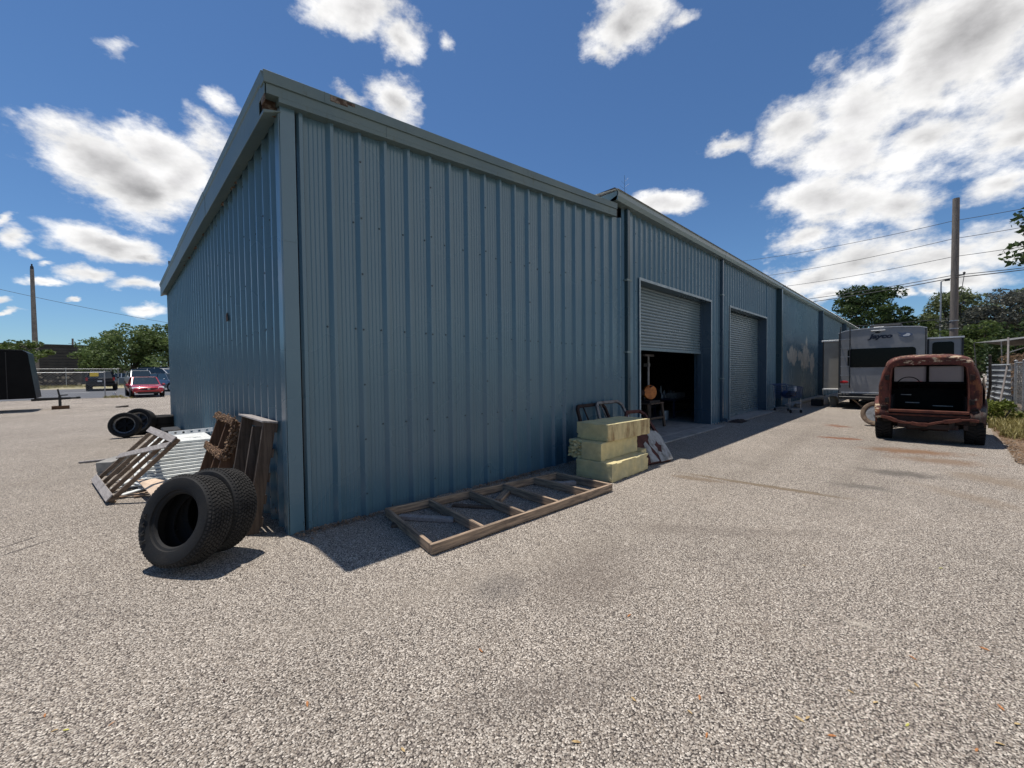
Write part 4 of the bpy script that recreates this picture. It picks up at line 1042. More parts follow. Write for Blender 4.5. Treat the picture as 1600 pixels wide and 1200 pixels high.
mb = MB(); mb.loft(rings, cap=False, closed=False)
body = mb.build('body_shell', 'rust_worn', TR, smooth=50)
so_ = body.modifiers.new('thick', 'SOLIDIFY'); so_.thickness = .03; so_.offset = -1
# rear frame ring round the opening
out_r = section(11.095, .752, .628, .60, 1.60, 1.828)
def opening(x, k=0.):
    half = [(.585 - k, .66), (.585 - k, 1.1), (.575 - k, 1.40), (.555 - k, 1.585)]
    for i in range(1, 8):
        a = PI / 2 * i / 7; half.append(((.555 - k) * math.cos(a) ** .30 if i < 7 else 0, 1.585 + .095 * math.sin(a) ** .8))
    return half
def ring_from(half, x): return [V((x, YC + y, z)) for y, z in half] + [V((x, YC - y, z)) for y, z in half[-2::-1]]
ho = [(.732, .60), (.755, .95), (.74, 1.30), (.63, 1.60)]
for i in range(1, 8):
    a = PI / 2 * i / 7; ho.append((.62 * math.cos(a) ** .55 if i < 7 else 0, 1.60 + .225 * math.sin(a) ** .9))
ro, ri, ri2 = ring_from(ho, 11.09), ring_from(opening(0), 11.095), ring_from(opening(0, .02), 11.18)
mb = MB(); mb.loft([ring_from(ho, 11.13), ro, ri, ri2], cap=False, closed=False); mb.build('rear_frame', 'rust_worn', TR, smooth=30)
# folded lip round the opening, hinge stubs, lamp sockets, drip rail
lipr = opening(0, -.014); lipi = opening(0, .004)
mb = MB(); mb.loft([ring_from(lipr, 11.088), ring_from(lipr, 11.070), ring_from(lipi, 11.070), ring_from(lipi, 11.088)], cap=False, closed=False); mb.build('door_lip', 'rust_light', TR, smooth=30)
for z in (.86, 1.36):
    for s_ in (1, -1):
        mb = MB(); mb.box(11.045, 11.10, YC + s_ * .635 - .03, YC + s_ * .635 + .03, z, z + .10); mb.tube([(11.05, YC + s_ * .605, z - .01), (11.05, YC + s_ * .605, z + .11)], .014, 8); mb.build('hinge', 'rust_dark', TR, bevel=.004)
for s_ in (1, -1):
    mb = MB(); mb.lathe([(.055, -.02), (.062, .012), (.045, .016), (.04, -.01), (0, -.012)], (11.075, YC + s_ * .672, .735), (-1, 0, 0), 18); mb.build('lamp_socket', 'rust_dark', TR, smooth=30)
mb = MB()
for s_ in (1, -1):
    mb.tube([(11.2, YC + s_ * .655, 1.66), (12.2, YC + s_ * .70, 1.715), (13.4, YC + s_ * .69, 1.69)], .014, 6)
mb.build('drip_rail', 'rust_dark', TR)
# rear sill, floor, tail pan, bent bumper
mb = MB(); mb.box(11.02, 11.12, YC - .60, YC + .60, .655, .715); mb.box(11.05, 11.14, YC - .66, YC + .66, .585, .625); mb.build('rear_sill', 'rust_light', TR, bevel=.012, seg=2)
mb = MB(); mb.box(11.07, 11.14, YC - .70, YC + .70, .44, .60); mb.build('tail_pan', 'rust_dark', TR, bevel=.02)
mb = MB(); bp = []
for i in range(13):
    f = i / 12; y = lerp(.72, -.72, f); bp.append((10.97 + .05 * (2 * f - 1) ** 2, YC + y, .545 - .13 * math.sin(PI * min(1, f * 1.25)) ** 1.2 + .012 * math.sin(f * 23)))
for i in range(12):
    a, b = V(bp[i]), V(bp[i + 1]); mb.beam(a, b + (b - a) * .06, .022, .062 + .02 * math.sin(i * 1.7))
mb.build('bent_bumper', 'rust_light', TR, bevel=.006)
mb = MB(); mb.box(11.12, 13.6, YC - .72, YC + .72, .59, .63); mb.build('cargo_floor', 'rust_dark', TR)
# rear fenders bulging over the wheels
for s_, mt in ((1, 'rust_light'), (-1, 'cream_rust')):
    mb = MB(); rs = []
    for i in range(13):
        a = PI * i / 12; x = 11.63 - .60 * math.cos(a); z = .50 + .47 * math.sin(a) ** .8
        rs.append([V((x, YC + s_ * .60, z * .97)), V((x, YC + s_ * .76, z + .02)), V((x, YC + s_ * (.80 + .05 * math.sin(a)), z - .01)), V((x, YC + s_ * (.81 + .055 * math.sin(a)), z - .09)), V((lerp(x, 11.63, .10), YC + s_ * (.80 + .05 * math.sin(a)), max(.46, z - .16)))])
    mb.loft(rs, cap=False, closed=False); f_ = mb.build('rear_fender', 'rust_worn' if s_ > 0 else 'rust_faded', TR, smooth=50)
    so_ = f_.modifiers.new('thick', 'SOLIDIFY'); so_.thickness = .012
mb = MB(); mb.prism([(11.2, .72), (11.75, .68), (11.95, 1.0), (11.8, 1.35), (11.45, 1.42), (11.22, 1.25)], lambda u, v_, w_: (u, YC - w_, v_), .805, .815); mb.build('faded_patch', 'rust_faded', TR)
# windscreen wall with split panes, dash, steering wheel, seats
mb = MB(); mb.box(13.55, 13.62, YC - .70, YC + .70, .6, 1.27); mb.box(13.50, 13.60, YC - .70, YC + .70, 1.66, 1.74); mb.box(13.52, 13.60, YC - .025, YC + .025, 1.27, 1.67); mb.box(13.52, 13.6, YC + .62, YC + .70, 1.2, 1.7); mb.box(13.52, 13.6, YC - .70, YC - .62, 1.2, 1.7)
mb.build('cab_bulkhead', 'interior_black', TR)
for s_ in (1, -1):
    mb = MB(); mb.box(13.56, 13.57, YC + s_ * .025, YC + s_ * .62, 1.27, 1.66); mb.build('windscreen_pane', 'glass_hazy', TR)
mb = MB(); mb.box(13.25, 13.55, YC - .68, YC + .68, 1.05, 1.24); mb.build('dashboard', 'rust_dark', TR, bevel=.03, seg=2)
mb = MB(); mb.lathe([(.20, -.012), (.212, 0), (.20, .012), (.188, 0)], (13.05, YC + .33, 1.22), (-.85, 0, .5), 28, closed=True); mb.tube([(13.05, YC + .33, 1.22), (13.3, YC + .33, 1.06)], .02); mb.obb((13.05, YC + .33, 1.22), (0, .19, 0), (.01, 0, .01), (.008, 0, .015)); mb.build('steering_wheel', 'black_matte', TR, smooth=40)
mb = MB(); mb.box(12.75, 13.05, YC - .62, YC + .62, .63, .95); mb.box(12.55, 12.75, YC - .62, YC + .62, .63, 1.12); mb.build('bench_seat', 'interior_black', TR, bevel=.04, seg=2)
mb = MB(); mb.box(11.16, 12.5, YC + .55, YC + .60, .63, 1.0); mb.box(11.16, 12.5, YC - .60, YC - .55, .63, 1.0)
mb.build('inner_panel', 'interior_black', TR)
mb = MB()
for (x, y, z, l_) in ((12.3, YC + .25, .80, .12), (12.3, YC - .25, .74, .16), (11.6, YC - .3, .66, .2), (12.4, YC + .36, .98, .09)): mb.beam((x, y - l_, z), (x, y + l_, z), .03, .018)
mb.build('cargo_bar', 'galv', TR)
# cowl, hood, grille end
mb = MB(); mb.loft([[V((x, YC + sy * w_, z)) for sy, z in ((-1, .55), (-1, zt_ - .12), (-.7, zt_), (.7, zt_), (1, zt_ - .12), (1, .55))] for (x, w_, zt_) in ((13.6, .78, 1.26), (14.2, .52, 1.24), (15.3, .42, 1.15), (15.6, .36, 1.02))]); mb.build('hood', 'rust', TR, smooth=40)
for s_ in (1, -1):
    mb = MB(); rs = []
    for i in range(11):
        a = PI * i / 10; x = 14.75 - .62 * math.cos(a); z = .45 + .50 * math.sin(a) ** .8
        rs.append([V((x, YC + s_ * .45, z)), V((x, YC + s_ * .74, z)), V((x, YC + s_ * .82, z - .10)), V((x, YC + s_ * .80, max(.42, z - .2)))])
    mb.loft(rs, cap=False, closed=False); f_ = mb.build('front_fender', 'rust', TR, smooth=50); so_ = f_.modifiers.new('thick', 'SOLIDIFY'); so_.thickness = .012
mb = MB()
for s_ in (1, -1): mb.box(11.0, 15.4, YC + s_ * .36 - .04, YC + s_ * .36 + .04, .36, .48)
mb.tube([(11.63, YC - .7, .37), (11.63, YC + .7, .37)], .05); mb.lathe([(0, -.16), (.12, -.12), (.16, 0), (.12, .12), (0, .16)], (11.63, YC + .05, .36), (0, 1, 0), 16)
mb.box(11.35, 13.2, YC - .32, YC + .32, .26, .50); mb.tube([(14.75, YC - .66, .37), (14.75, YC + .66, .37)], .045); mb.box(11.02, 11.1, YC - .45, YC + .45, .33, .42)  # wide dark box added to close off the shaded gap under the body
mb.build('chassis', 'rust_dark', TR, smooth=30)
mb = MB(); mb.box(10.99, 11.02, YC - .58, YC - .52, .34, .44); mb.box(10.99, 11.02, YC + .02, YC + .10, .35, .43); mb.build('shackle', 'rust_dark', TR)
def chunky(c, parent, name='wheel'):
    R, r, W = .385, .20, .27
    prof = [(r, -.10), (r + .02, -.13), (R - .06, -.14), (R - .02, -.125), (R - .014, 0), (R - .02, .125), (R - .06, .14), (r + .02, .13), (r, .10)]
    mb = MB(); mb.lathe(prof, c, (0, 1, 0), 40, closed=True)
    for i in range(30):
        for s_ in (-1, 1):
            a = 2 * PI * (i + (.5 if s_ > 0 else 0)) / 30; q = []
            for rr_ in (R - .02, R + .004):
                for (da, yy) in ((-.055, s_ * .135), (.055, s_ * .135), (.055 + .15, s_ * .015), (-.055 + .15, s_ * .015)):
                    an = a + da; q.append((c[0] + rr_ * math.cos(an), c[1] + yy, c[2] + rr_ * math.sin(an)))
            mb.hexa(q)
    o = mb.build(name, 'rubber', parent, smooth=30)
    q = MB(); q.lathe([(0, -.06), (.1, -.07), (.17, -.03), (r, -.09), (r + .012, -.11)], c, (0, -1 if c[1] < YC else 1, 0), 24); q.build('rim', 'rust_dark', o, smooth=40)
for (x, y) in ((11.63, YC + .70), (11.63, YC - .70), (14.75, YC + .64), (14.75, YC - .64)): chunky((x, y, .385), TR)
# lone wheel standing by the truck
t0 = thing('wheel', 'lone tan-walled wheel with white rim leaning beside the rusty truck', 'wheel', (0, 0, 0))
mb, tb = tyre_mesh(.345, .205, .19, False, 40); mb.build('casing', 'sheet_brown', t0, smooth=35)
pm('tan_rubber', (.20, .145, .10), .85, 0, (.09, .06, .045), 6); t0.children[0].data.materials[0] = MATS['tan_rubber']
mb = MB(); mb.lathe([(.215, .075), (.20, .06), (.175, .02), (.15, .05), (.06, .06), (.05, .10), (0, .10)], (0, 0, 0), (0, 0, 1), 32); mb.build('rim', 'galv', t0, smooth=40)
mb = MB()
for k in range(8):
    a = k * PI / 4; mb.lathe([(0, .066), (.030, .066), (.030, .04)], (.11 * math.cos(a), .11 * math.sin(a), 0), (0, 0, 1), 10)
mb.build('rim_hole', 'rust_dark', t0)
t0.rotation_euler = axis_rot((-.93, .20, .20)); t0.location = (14.0, -3.50, .345)

# ------------------------------------------------------------------ blue shopping cart by the wall
CT = thing('shopping_cart', 'blue wire shopping cart with bags standing by the far roll-up door', 'shopping cart', (17.2, -.75, 0))
c0 = V((17.15, -.78, 0)); ex = V((-.62, -.60, 0)).normalized(); ey = V((-ex.y, ex.x, 0))      # ex: towards the nose
def cp(a, b, z): return c0 + ex * a + ey * b + V((0, 0, z))
mb = MB(); mbw = MB()
def top_at(a): return .98 - .06 * a
cor = {}
LW, LB = .86, .78
for (nm, a, w_, zb_, zt_) in (('r', -.45, .27, .50, 1.02), ('n', .45, .20, .56, .96)):
    cor[nm] = [cp(a, -w_, zb_), cp(a, w_, zb_), cp(a * 1.06, w_ * 1.12, zt_), cp(a * 1.06, -w_ * 1.12, zt_)]
def grid_face(A, Bq, Cq, Dq, nu, nv, r=.0055):
    for i in range(nu + 1):
        f = i / nu; mb.tube([lerp(A, Bq, f), lerp(Dq, Cq, f)], r, 4, False)
    for j in range(nv + 1):
        f = j / nv; mb.tube([lerp(A, Dq, f), lerp(Bq, Cq, f)], r, 4, False)
R_, N_ = cor['r'], cor['n']
grid_face(R_[0], N_[0], N_[3], R_[3], 14, 6); grid_face(R_[1], N_[1], N_[2], R_[2], 14, 6); grid_face(N_[0], N_[1], N_[2], N_[3], 6, 6); grid_face(R_[0], R_[1], R_[2], R_[3], 8, 6); grid_face(R_[0], R_[1], N_[1], N_[0], 6, 12)
for a, b in ((R_[3], N_[3]), (N_[3], N_[2]), (N_[2], R_[2]), (R_[2], R_[3])): mb.tube([a, b], .009, 6)
mb.build('basket', 'blue_plastic', CT)
mb = MB()
for s_ in (-1, 1):
    mb.tube([cp(-.62, s_ * .28, 1.05), cp(-.48, s_ * .28, .98), cp(-.40, s_ * .27, .46), cp(-.46, s_ * .27, .22), cp(-.38, s_ * .27, .15), cp(.46, s_ * .20, .15)], .013, 6)
    mb.tube([cp(.40, s_ * .19, .56), cp(.38, s_ * .2, .16)], .011, 6)
mb.tube([cp(-.38, -.27, .15), cp(-.38, .27, .15)], .011, 6); mb.tube([cp(.46, -.2, .15), cp(.46, .2, .15)], .011, 6)
for k in range(5): mb.tube([cp(-.36, -.2 + k * .1, .20), cp(.40, (-.2 + k * .1) * .8, .18)], .005, 4)
mb.build('frame', 'galv', CT, smooth=40)
mb = MB(); mb.tube([cp(-.62, -.29, 1.05), cp(-.62, .29, 1.05)], .02, 10); mb.build('handle', 'blue_plastic', CT, smooth=40)
for (a, b) in ((-.42, -.26), (-.42, .26), (.42, -.19), (.42, .19)):
    mb = MB(); mb.lathe([(0, -.015), (.055, -.014), (.062, -.008), (.062, .008), (.055, .014), (0, .015)], cp(a, b, .064), ey, 16); mb.build('caster', 'black_matte', CT, smooth=40)
for (a, b, z, r_, m_, lb) in ((-.15, .02, .60, .20, 'blue_plastic', 'blue plastic bag inside the shopping cart'), (.18, -.02, .62, .17, 'dark_metal', 'dark bundle inside the nose of the shopping cart')):
    rr = random.Random(int(r_ * 100)); bm = bmesh.new(); bmesh.ops.create_icosphere(bm, subdivisions=3, radius=r_)
    for v_ in bm.verts: v_.co = V((v_.co.x * 1.1, v_.co.y * .9, v_.co.z * .75)) * (1 + .10 * math.sin(v_.co.x * 40) * math.sin(v_.co.y * 33 + v_.co.z * 21))
    me = bpy.data.meshes.new('bag'); bm.to_mesh(me); bm.free(); me.materials.append(MATS[m_]); me.polygons.foreach_set('use_smooth', [True] * len(me.polygons))
    o = bpy.data.objects.new('bag', me); COL.objects.link(o); o.location = cp(a, b, z + .08); tag(o, lb, 'bag')
mb = MB(); mb.obb(cp(.05, .12, .86), ex * .16 + V((0, 0, .03)), ey * .05, V((0, 0, .09))); tag(mb.build('carton', 'rv_white', bevel=.01), 'white carton standing in the shopping cart', 'carton')
# ------------------------------------------------------------------ trees
def leaf_cloud(mb, c, rad, n, size, rr, flat=.75):
    for _ in range(n):
        while True:
            q = V((rr.uniform(-1, 1), rr.uniform(-1, 1), rr.uniform(-1, 1)))
            if .15 < q.length < 1: break
        q = q * (q.length ** -.35)
        p_ = V(c) + V((q.x * rad, q.y * rad, q.z * rad * flat))
        a = V((rr.gauss(0, 1), rr.gauss(0, 1), rr.gauss(0, .6))).normalized(); b = a.orthogonal().normalized(); 
        b = (b * math.cos(rr.uniform(0, 6.28)) + a.cross(b) * math.sin(rr.uniform(0, 6.28)))
        s_ = size * rr.uniform(.6, 1.35)
        o = len(mb.v)
        mb.v += [tuple(p_ - a * s_), tuple(p_ + b * s_ * .42 - a * s_ * .1), tuple(p_ + a * s_), tuple(p_ - b * s_ * .42 - a * s_ * .1)]
        mb.f.append((o, o + 1, o + 2, o + 3))
def tree(label, base, h, spread, crown0, mat, seed, nl=5000, leaf=.16, group='trees beyond the lot', flat=.7, clumps=46, gappy=1., lean=(0, 0), name='tree', trunk_r=None):
    rr = random.Random(seed); t0 = thing(name, label, 'tree', base, group); base = V(base)
    tr = trunk_r or h * .022
    mb = MB(); ends = []
    fork = base + V((lean[0] * .4, lean[1] * .4, crown0))
    mb.tube([base - V((0, 0, .1)), base + V((0, 0, crown0 * .5)) + V((rr.uniform(-.1, .1), rr.uniform(-.1, .1), 0)), fork], [tr * 1.25, tr, tr * .85], 8)
    nb = 7
    for k in range(nb):
        a = 2 * PI * k / nb + rr.uniform(-.4, .4); L = spread * rr.uniform(.65, .98); zt_ = rr.uniform(.35, .98) * (h - crown0)
        e_ = fork + V((math.cos(a) * L * (1.05 - .5 * zt_ / (h - crown0)) + lean[0] * .6, math.sin(a) * L * (1.05 - .5 * zt_ / (h - crown0)) + lean[1] * .6, zt_ * .9))
        m_ = lerp(fork, e_, .5) + V((rr.gauss(0, .25), rr.gauss(0, .25), rr.uniform(-.1, .5)))
        mb.tube([fork, m_, e_], [tr * .6, tr * .35, tr * .10], 6); ends += [m_, e_]
        for _ in range(3):
            s0 = lerp(m_, e_, rr.uniform(0, .7)); e2 = s0 + V((rr.gauss(0, spread * .22), rr.gauss(0, spread * .22), rr.uniform(.1, .25) * (h - crown0)))
            mb.tube([s0, lerp(s0, e2, .5) + V((0, 0, .1)), e2], [tr * .2, tr * .12, tr * .05], 5); ends.append(e2)
    mb.build('trunk', 'bark', t0, smooth=40)
    lb = MB(); per = nl // clumps
    for k in range(clumps):
        if k < len(ends): c = ends[k]
        else:
            a = rr.uniform(0, 2 * PI); zz = rr.uniform(.05, 1) ; prof = math.sin(PI * min(.97, .22 + zz * .76)) ** .6
            q = spread * prof * math.sqrt(rr.uniform(.25, 1))
            c = base + V((math.cos(a) * q + lean[0], math.sin(a) * q + lean[1], crown0 * .92 + zz * (h - crown0) * .93))
        leaf_cloud(lb, c, spread * rr.uniform(.14, .28) * gappy, per, leaf, rr, flat)
    lb.build('crown', mat, t0, normals=False)
    return t0
def base_at(px, py, dep, dz=None):
    q = DD(px, py, dep); return (q.x, q.y, gz(q.x, q.y))
# right-hand wood
tree('tall olive tree filling the gap left of the utility pole', base_at(1462, 560, 50), 8.8, 3.6, 2.2, 'leaf_olive', 21, 8000, .18, clumps=60)
tree('broad mossy tree closing the wood behind the two grey trees', base_at(1610, 560, 52), 12.4, 5.0, 2.6, 'leaf_olive', 22, 9000, .2, clumps=70)
tree('big dark green tree rising behind the far end of the warehouse roof', base_at(1350, 560, 47), 11.6, 4.6, 3.0, 'leaf_dark', 1, 15000, .19, clumps=85)
tree('smaller bright green tree to the right of the big dark tree', base_at(1432, 560, 47), 7.6, 3.6, 2.2, 'leaf_mid', 2, 5200, .19)
tree('pale olive tree directly behind the utility pole', base_at(1502, 560, 42), 10.2, 3.9, 2.4, 'leaf_olive', 3, 9000, .16, gappy=.95, clumps=60)
tree('grey mossy tree right of the utility pole', base_at(1572, 560, 38), 9.2, 3.6, 2.0, 'leaf_grey', 4, 10000, .15, gappy=.95, clumps=60)
tree('second grey mossy tree at the right edge of the wood', base_at(1650, 560, 36), 8.8, 3.6, 2.0, 'leaf_grey', 5, 4600, .16)
tree('low green tree in front of the pale olive tree', base_at(1530, 560, 34), 5.4, 2.7, 1.0, 'leaf_mid', 6, 5200, .15)
tree('thin wispy tree over the far warehouse roof', base_at(1292, 560, 62), 11.2, 2.2, 4., 'leaf_grey', 7, 900, .13, gappy=.8, clumps=30)
tree('dark low tree behind the travel trailer', base_at(1465, 560, 38), 5.6, 3.1, .9, 'leaf_dark', 8, 6000, .17)
tree('dark green tree at the far right behind the wooden fence', base_at(1606, 560, 27), 5.0, 2.6, .9, 'leaf_dark', 9, 5200, .13)
tree('dark green tree low behind the trailer roof', base_at(1405, 560, 43), 6.0, 3.0, .8, 'leaf_dark', 14, 5000, .18)
tree('overhanging tree at the upper right edge of the lot', (23.2, -9.5, 0), 9.6, 2.6, 5.0, 'leaf_dark', 10, 9000, .12, clumps=60)
# left-hand trees
tree('broad spreading oak tree across the street', base_at(205, 585, 58), 8.6, 5.0, 1.6, 'leaf_street', 11, 16000, .19, flat=.68, clumps=90)
tree('second oak crown beside the broad oak at the building edge', base_at(262, 585, 62), 9.4, 4.4, 1.6, 'leaf_street', 12, 11000, .19, clumps=70)
tree('olive shrubby tree at the left end of the grey building', base_at(150, 585, 54), 4.6, 2.7, .8, 'leaf_street', 15, 3200, .17)
tree('bushy green vine growing over behind the black trailer', base_at(22, 585, 40), 5.0, 3.0, 2.6, 'leaf_mid', 13, 3600, .16, flat=.5)
# bare twig mast over the roof
mb = MB(); b_ = DD(976, 300, 22)
mb.tube([b_ - V((0, 0, 1.2)), b_ + V((0, 0, .9))], .008, 5)
for k, (dx, dz) in enumerate(((.25, .75), (-.3, .35), (-.2, .6), (.3, .45), (.15, .2))):
    mb.tube([b_ + V((0, 0, dz - .2)), b_ + V((dx * .6, -dx * .6, dz))], .005, 4)
tag(mb.build('roof_antenna', 'dark_metal'), 'thin spiky antenna standing on the warehouse roof', 'antenna')

# ------------------------------------------------------------------ poles and wires
def pole(label, base, h, r0, r1, mat, bits=True, name='utility_pole'):
    t0 = thing(name, label, 'pole', base); b_ = V(base)
    mb = MB(); mb.tube([b_ - V((0, 0, .3)), b_ + V((0, 0, h * .5)), b_ + V((0, 0, h))], [r0, lerp(r0, r1, .5), r1], 14); mb.build('shaft', mat, t0, smooth=40)
    return t0
up_ = DD(1489, 590, 26.); UP = V((up_.x, up_.y, 0))
PT = pole('tall weathered wooden utility pole behind the travel trailer', UP, 12.35, .215, .165, 'pole_wood')
mb = MB()
for z in (7.45, 5.6):
    mb.beam(UP + V((0, 0, z)), UP + V((.5, -.42, z + .12)), .06, .08); mb.lathe([(.0, 0), (.07, .02), (.05, .1), (.075, .14), (.03, .2)], UP + V((.5, -.42, z + .1)), (0, 0, 1), 12)
mb.build('bracket', 'dark_metal', PT)
mb = MB(); mb.tube([UP + V((.24, -.1, 0)), UP + V((.2, -.1, 5.5))], .03, 6); mb.tube([UP + V((.5, -.42, 7.5)), UP + V((.45, -.3, 6.4)), UP + V((.22, -.1, 5.6))], .018, 5); mb.build('riser', 'wire', PT)
mb = MB()
for z in (3.2, 4.1, 4.6): mb.lathe([(.22, 0), (.225, .0), (.225, .06), (.22, .06)], UP + V((0, 0, z)), (0, 0, 1), 14)
mb.build('pole_band', 'galv', PT)
lp = DD(1468, 590, 40); LP_ = V((lp.x, lp.y, 0))
t0 = pole('slim grey light pole left of the utility pole', LP_, 10.1, .09, .06, 'galv', name='light_pole')
mb = MB(); mb.tube([LP_ + V((0, 0, 10.1)), LP_ + V((.3, -.3, 10.25))], .035); mb.box(LP_.x + .2, LP_.x + .6, LP_.y - .6, LP_.y - .25, 10.18, 10.32); mb.build('lamp_head', 'dark_metal', t0)
cp_ = DD(57, 590, 50); CP = V((cp_.x, cp_.y, gz(cp_.x, cp_.y)))
t0 = pole('tall tapered concrete pole behind the dark grey building', CP, 14.95 - CP.z, .30, .17, 'pole_concrete')
mb = MB(); mb.tube([CP + V((0, 0, 14.9 - CP.z)), CP + V((0, 0, 15.6 - CP.z))], .07); mb.lathe([(.14, 0), (.16, .15), (.14, .4), (.07, .5)], CP + V((0, 0, 14.9 - CP.z)), (0, 0, 1), 10); mb.build('pole_cap', 'dark_metal', t0)
for (px, pt, r_, lb) in ((113.5, 529, .13, 'thin dark post rising over the roof of the grey building'), (63, 534, .12, 'short post stub beside the concrete pole')):
    b_ = DD(px, 590, 72); top = DD(px, pt, 72)
    mb = MB(); mb.tube([V((b_.x, b_.y, gz(b_.x, b_.y))), top], r_, 8); mb.beam(top - V((.5, .4, .9)), top + V((.5, .4, -.9)), .06, .06); tag(mb.build('utility_post', 'pole_wood'), lb, 'pole')
def wire(a, b, sag, r, label, group):
    a = V(a); b = V(b); mb = MB(); pts = []
    for i in range(33):
        f = i / 32; q = lerp(a, b, f); q = q - V((0, 0, sag * 4 * f * (1 - f))); pts.append(q)
    mb.tube(pts, r, 5, False); tag(mb.build('power_line', 'wire'), label, 'power line', group)
GW = 'power lines over the lot'
def through(px, py, pxl, pyl, dl, pxr, pyr, dr, sag, r, label):
    wire(DD(pxl, pyl, dl), DD(pxr, pyr, dr), sag, r, label, GW)
for (yp, yl, yr, lb, r) in ((345, 402, 322, 'topmost power line at the upper end of the utility pole', .016), (373, 430, 352, 'second power line from the top passing the utility pole', .016), (401, 448, 385, 'third power line from the top passing the utility pole', .016),
                        (430, 470, 423, 'lower power line held by the upper bracket of the pole', .022), (434, 476, 425, 'thick cable held by the upper bracket of the pole', .028)):
    wire(DD(1490, yp, 25.8), DD(1120, yl + 10, 44), .35, r, lb + ', behind roof', GW)
    wire(DD(1490, yp, 25.8), DD(1720, yr - 20, 20), .05, r, lb + ', towards right edge', GW)
wire(DD(-120, 424, 40), DD(360, 519, 60), .5, .022, 'single cable sloping down to the right across the left sky', None)
wire(DD(1200, 512, 60), DD(1490, 497, 26.0), .3, .02, 'cable sagging low in front of the dark trees', GW)

# ------------------------------------------------------------------ right side: fences, canopy, grass, litter
def metal_sheet(a, b, h, label, mat, lean=.0, n=9):
    a = V(a); b = V(b); d = (b - a); L = d.length; d.normalize(); nn = V((-d.y, d.x, 0))
    mb = MB(); prof = []
    for i in range(n):
        z = h * i / n; s_ = h / n
        prof += [(0, z), (0, z + s_ * .72), (.03, z + s_ * .8), (.03, z + s_ * .92), (0, z + s_)]
    vs = [a + nn * (o + lean * z) + V((0, 0, z)) for o, z in prof] + [lerp(a, b, .5) + nn * (o + lean * z + .05 * math.sin(z * 3)) + V((0, 0, z)) for o, z in prof] + [b + nn * (o + lean * z) + V((0, 0, z)) for o, z in prof]; k = len(prof)
    mb.add(vs, [(l * k + i, l * k + i + 1, (l + 1) * k + i + 1, (l + 1) * k + i) for l in range(2) for i in range(k - 1)])
    tag(mb.build('metal_sheet', mat), label, 'metal sheet', 'metal sheets along the fence')
metal_sheet((18.9, -6.35, 0), (21.5, -6.15, 0), 1.72, 'pale grey ribbed metal sheet nearest in the fence', 'sheet_grey', .02)
metal_sheet((21.5, -6.17, 0), (24.4, -6.75, 0), 1.75, 'pale grey ribbed metal sheet next in the fence, bent away', 'sheet_grey', .05)
metal_sheet((24.4, -6.7, 0), (27.5, -6.4, 0), 1.66, 'farthest pale ribbed metal sheet of the fence', 'sheet_grey', .0)
t0 = thing('board_fence', 'whitewashed upright board fence behind the metal sheets', 'fence', (22, -8.2, 0))
rr = random.Random(3)
for k in range(56):
    x = 20.5 + k * .24; y = -7.9 - .45 * math.sin(k * .09)
    mb = MB(); hh = 1.95 + rr.uniform(-.14, .1) + .25 * math.sin(k * .21); mb.box(x, x + .215, y - .012, y + .012, .02, hh); mb.build('board', 'board_white' if k % 7 else 'sheet_brown', t0)
def chain_fence(label, a, b, h, pitch, posts, group=None, rail=True, vines=False):
    a = V(a); b = V(b); d = b - a; L = Vector((d.x, d.y, 0)).length; t0 = thing('chain_link_fence', label, 'fence', a, group)
    P = lambda s_, z: lerp(a, b, s_ / L) + V((0, 0, z))
    for s_ in posts:
        mb = MB(); mb.tube([P(s_, -.1), P(s_, h + .05)], .032, 8); mb.lathe([(.04, 0), (.045, .03), (0, .06)], P(s_, h + .04), (0, 0, 1), 8); mb.build('post', 'galv', t0, smooth=40)
    if rail:
        mb = MB(); mb.tube([P(0, h), P(L, h)], .022, 6); mb.build('top_rail', 'galv', t0, smooth=40)
    mb = MB(); k = -h
    while k < L:
        s0, z0, s1, z1 = k, 0., k + h, h
        if s0 < 0: z0 = -s0; s0 = 0
        if s1 > L: z1 = h - (s1 - L); s1 = L
        if s1 > s0:
            mb.tube([P(s0, z0), P(s1, z1)], .0032, 3, False); mb.tube([P(s0, h - z0), P(s1, h - z1)], .0032, 3, False)
        k += pitch
    mb.build('wire_mesh', 'galv', t0)
    return t0
chain_fence('rusty chain link fence with leaning posts beside the leaf litter', (11.5, -6.75, 0), (18.9, -6.4, 0), 1.75, .11, (0, 3.1, 6.2, 7.3))
mb = MB(); mb.tube([(18.2, -6.0, 0), (19.4, -6.3, 1.75), (20.0, -6.35, 2.6)], .025, 8); tag(mb.build('leaning_post', 'pole_concrete'), 'grey metal post leaning against the ribbed sheets', 'post')
mb = MB(); mb.tube([(21.6, -6.0, .0), (21.0, -6.05, 1.0), (20.6, -6.0, 2.05)], .04, 7); tag(mb.build('leaning_branch', 'bark'), 'dark bare branch leaning on the ribbed sheets', 'branch')
metal_sheet((13.5, -7.0, 0), (18.7, -6.62, 0), 1.55, 'brown weathered sheet panel behind the chain link fence', 'sheet_brown', .03, 4)
t0 = thing('shade_canopy', 'grey shade canopy on slanting poles behind the fence', 'canopy', (28, -8, 0))
q = [DD(1506, 533, 24), DD(1560, 527, 19), DD(1580, 518, 19), DD(1512, 528, 28)]
ca, cb, cc, cd = V((26.2, -6.7, 2.75)), V((26.6, -8.6, 3.05)), V((31.5, -8.6, 3.25)), V((31.5, -6.2, 2.95))
mb = MB(); nu = 8; vs = []
for j in range(nu + 1):
    for i in range(nu + 1):
        u, v_ = i / nu, j / nu; q = lerp(lerp(ca, cb, u), lerp(cd, cc, u), v_); q = q - V((0, 0, .35 * math.sin(PI * u) * math.sin(PI * v_))); vs.append(q)
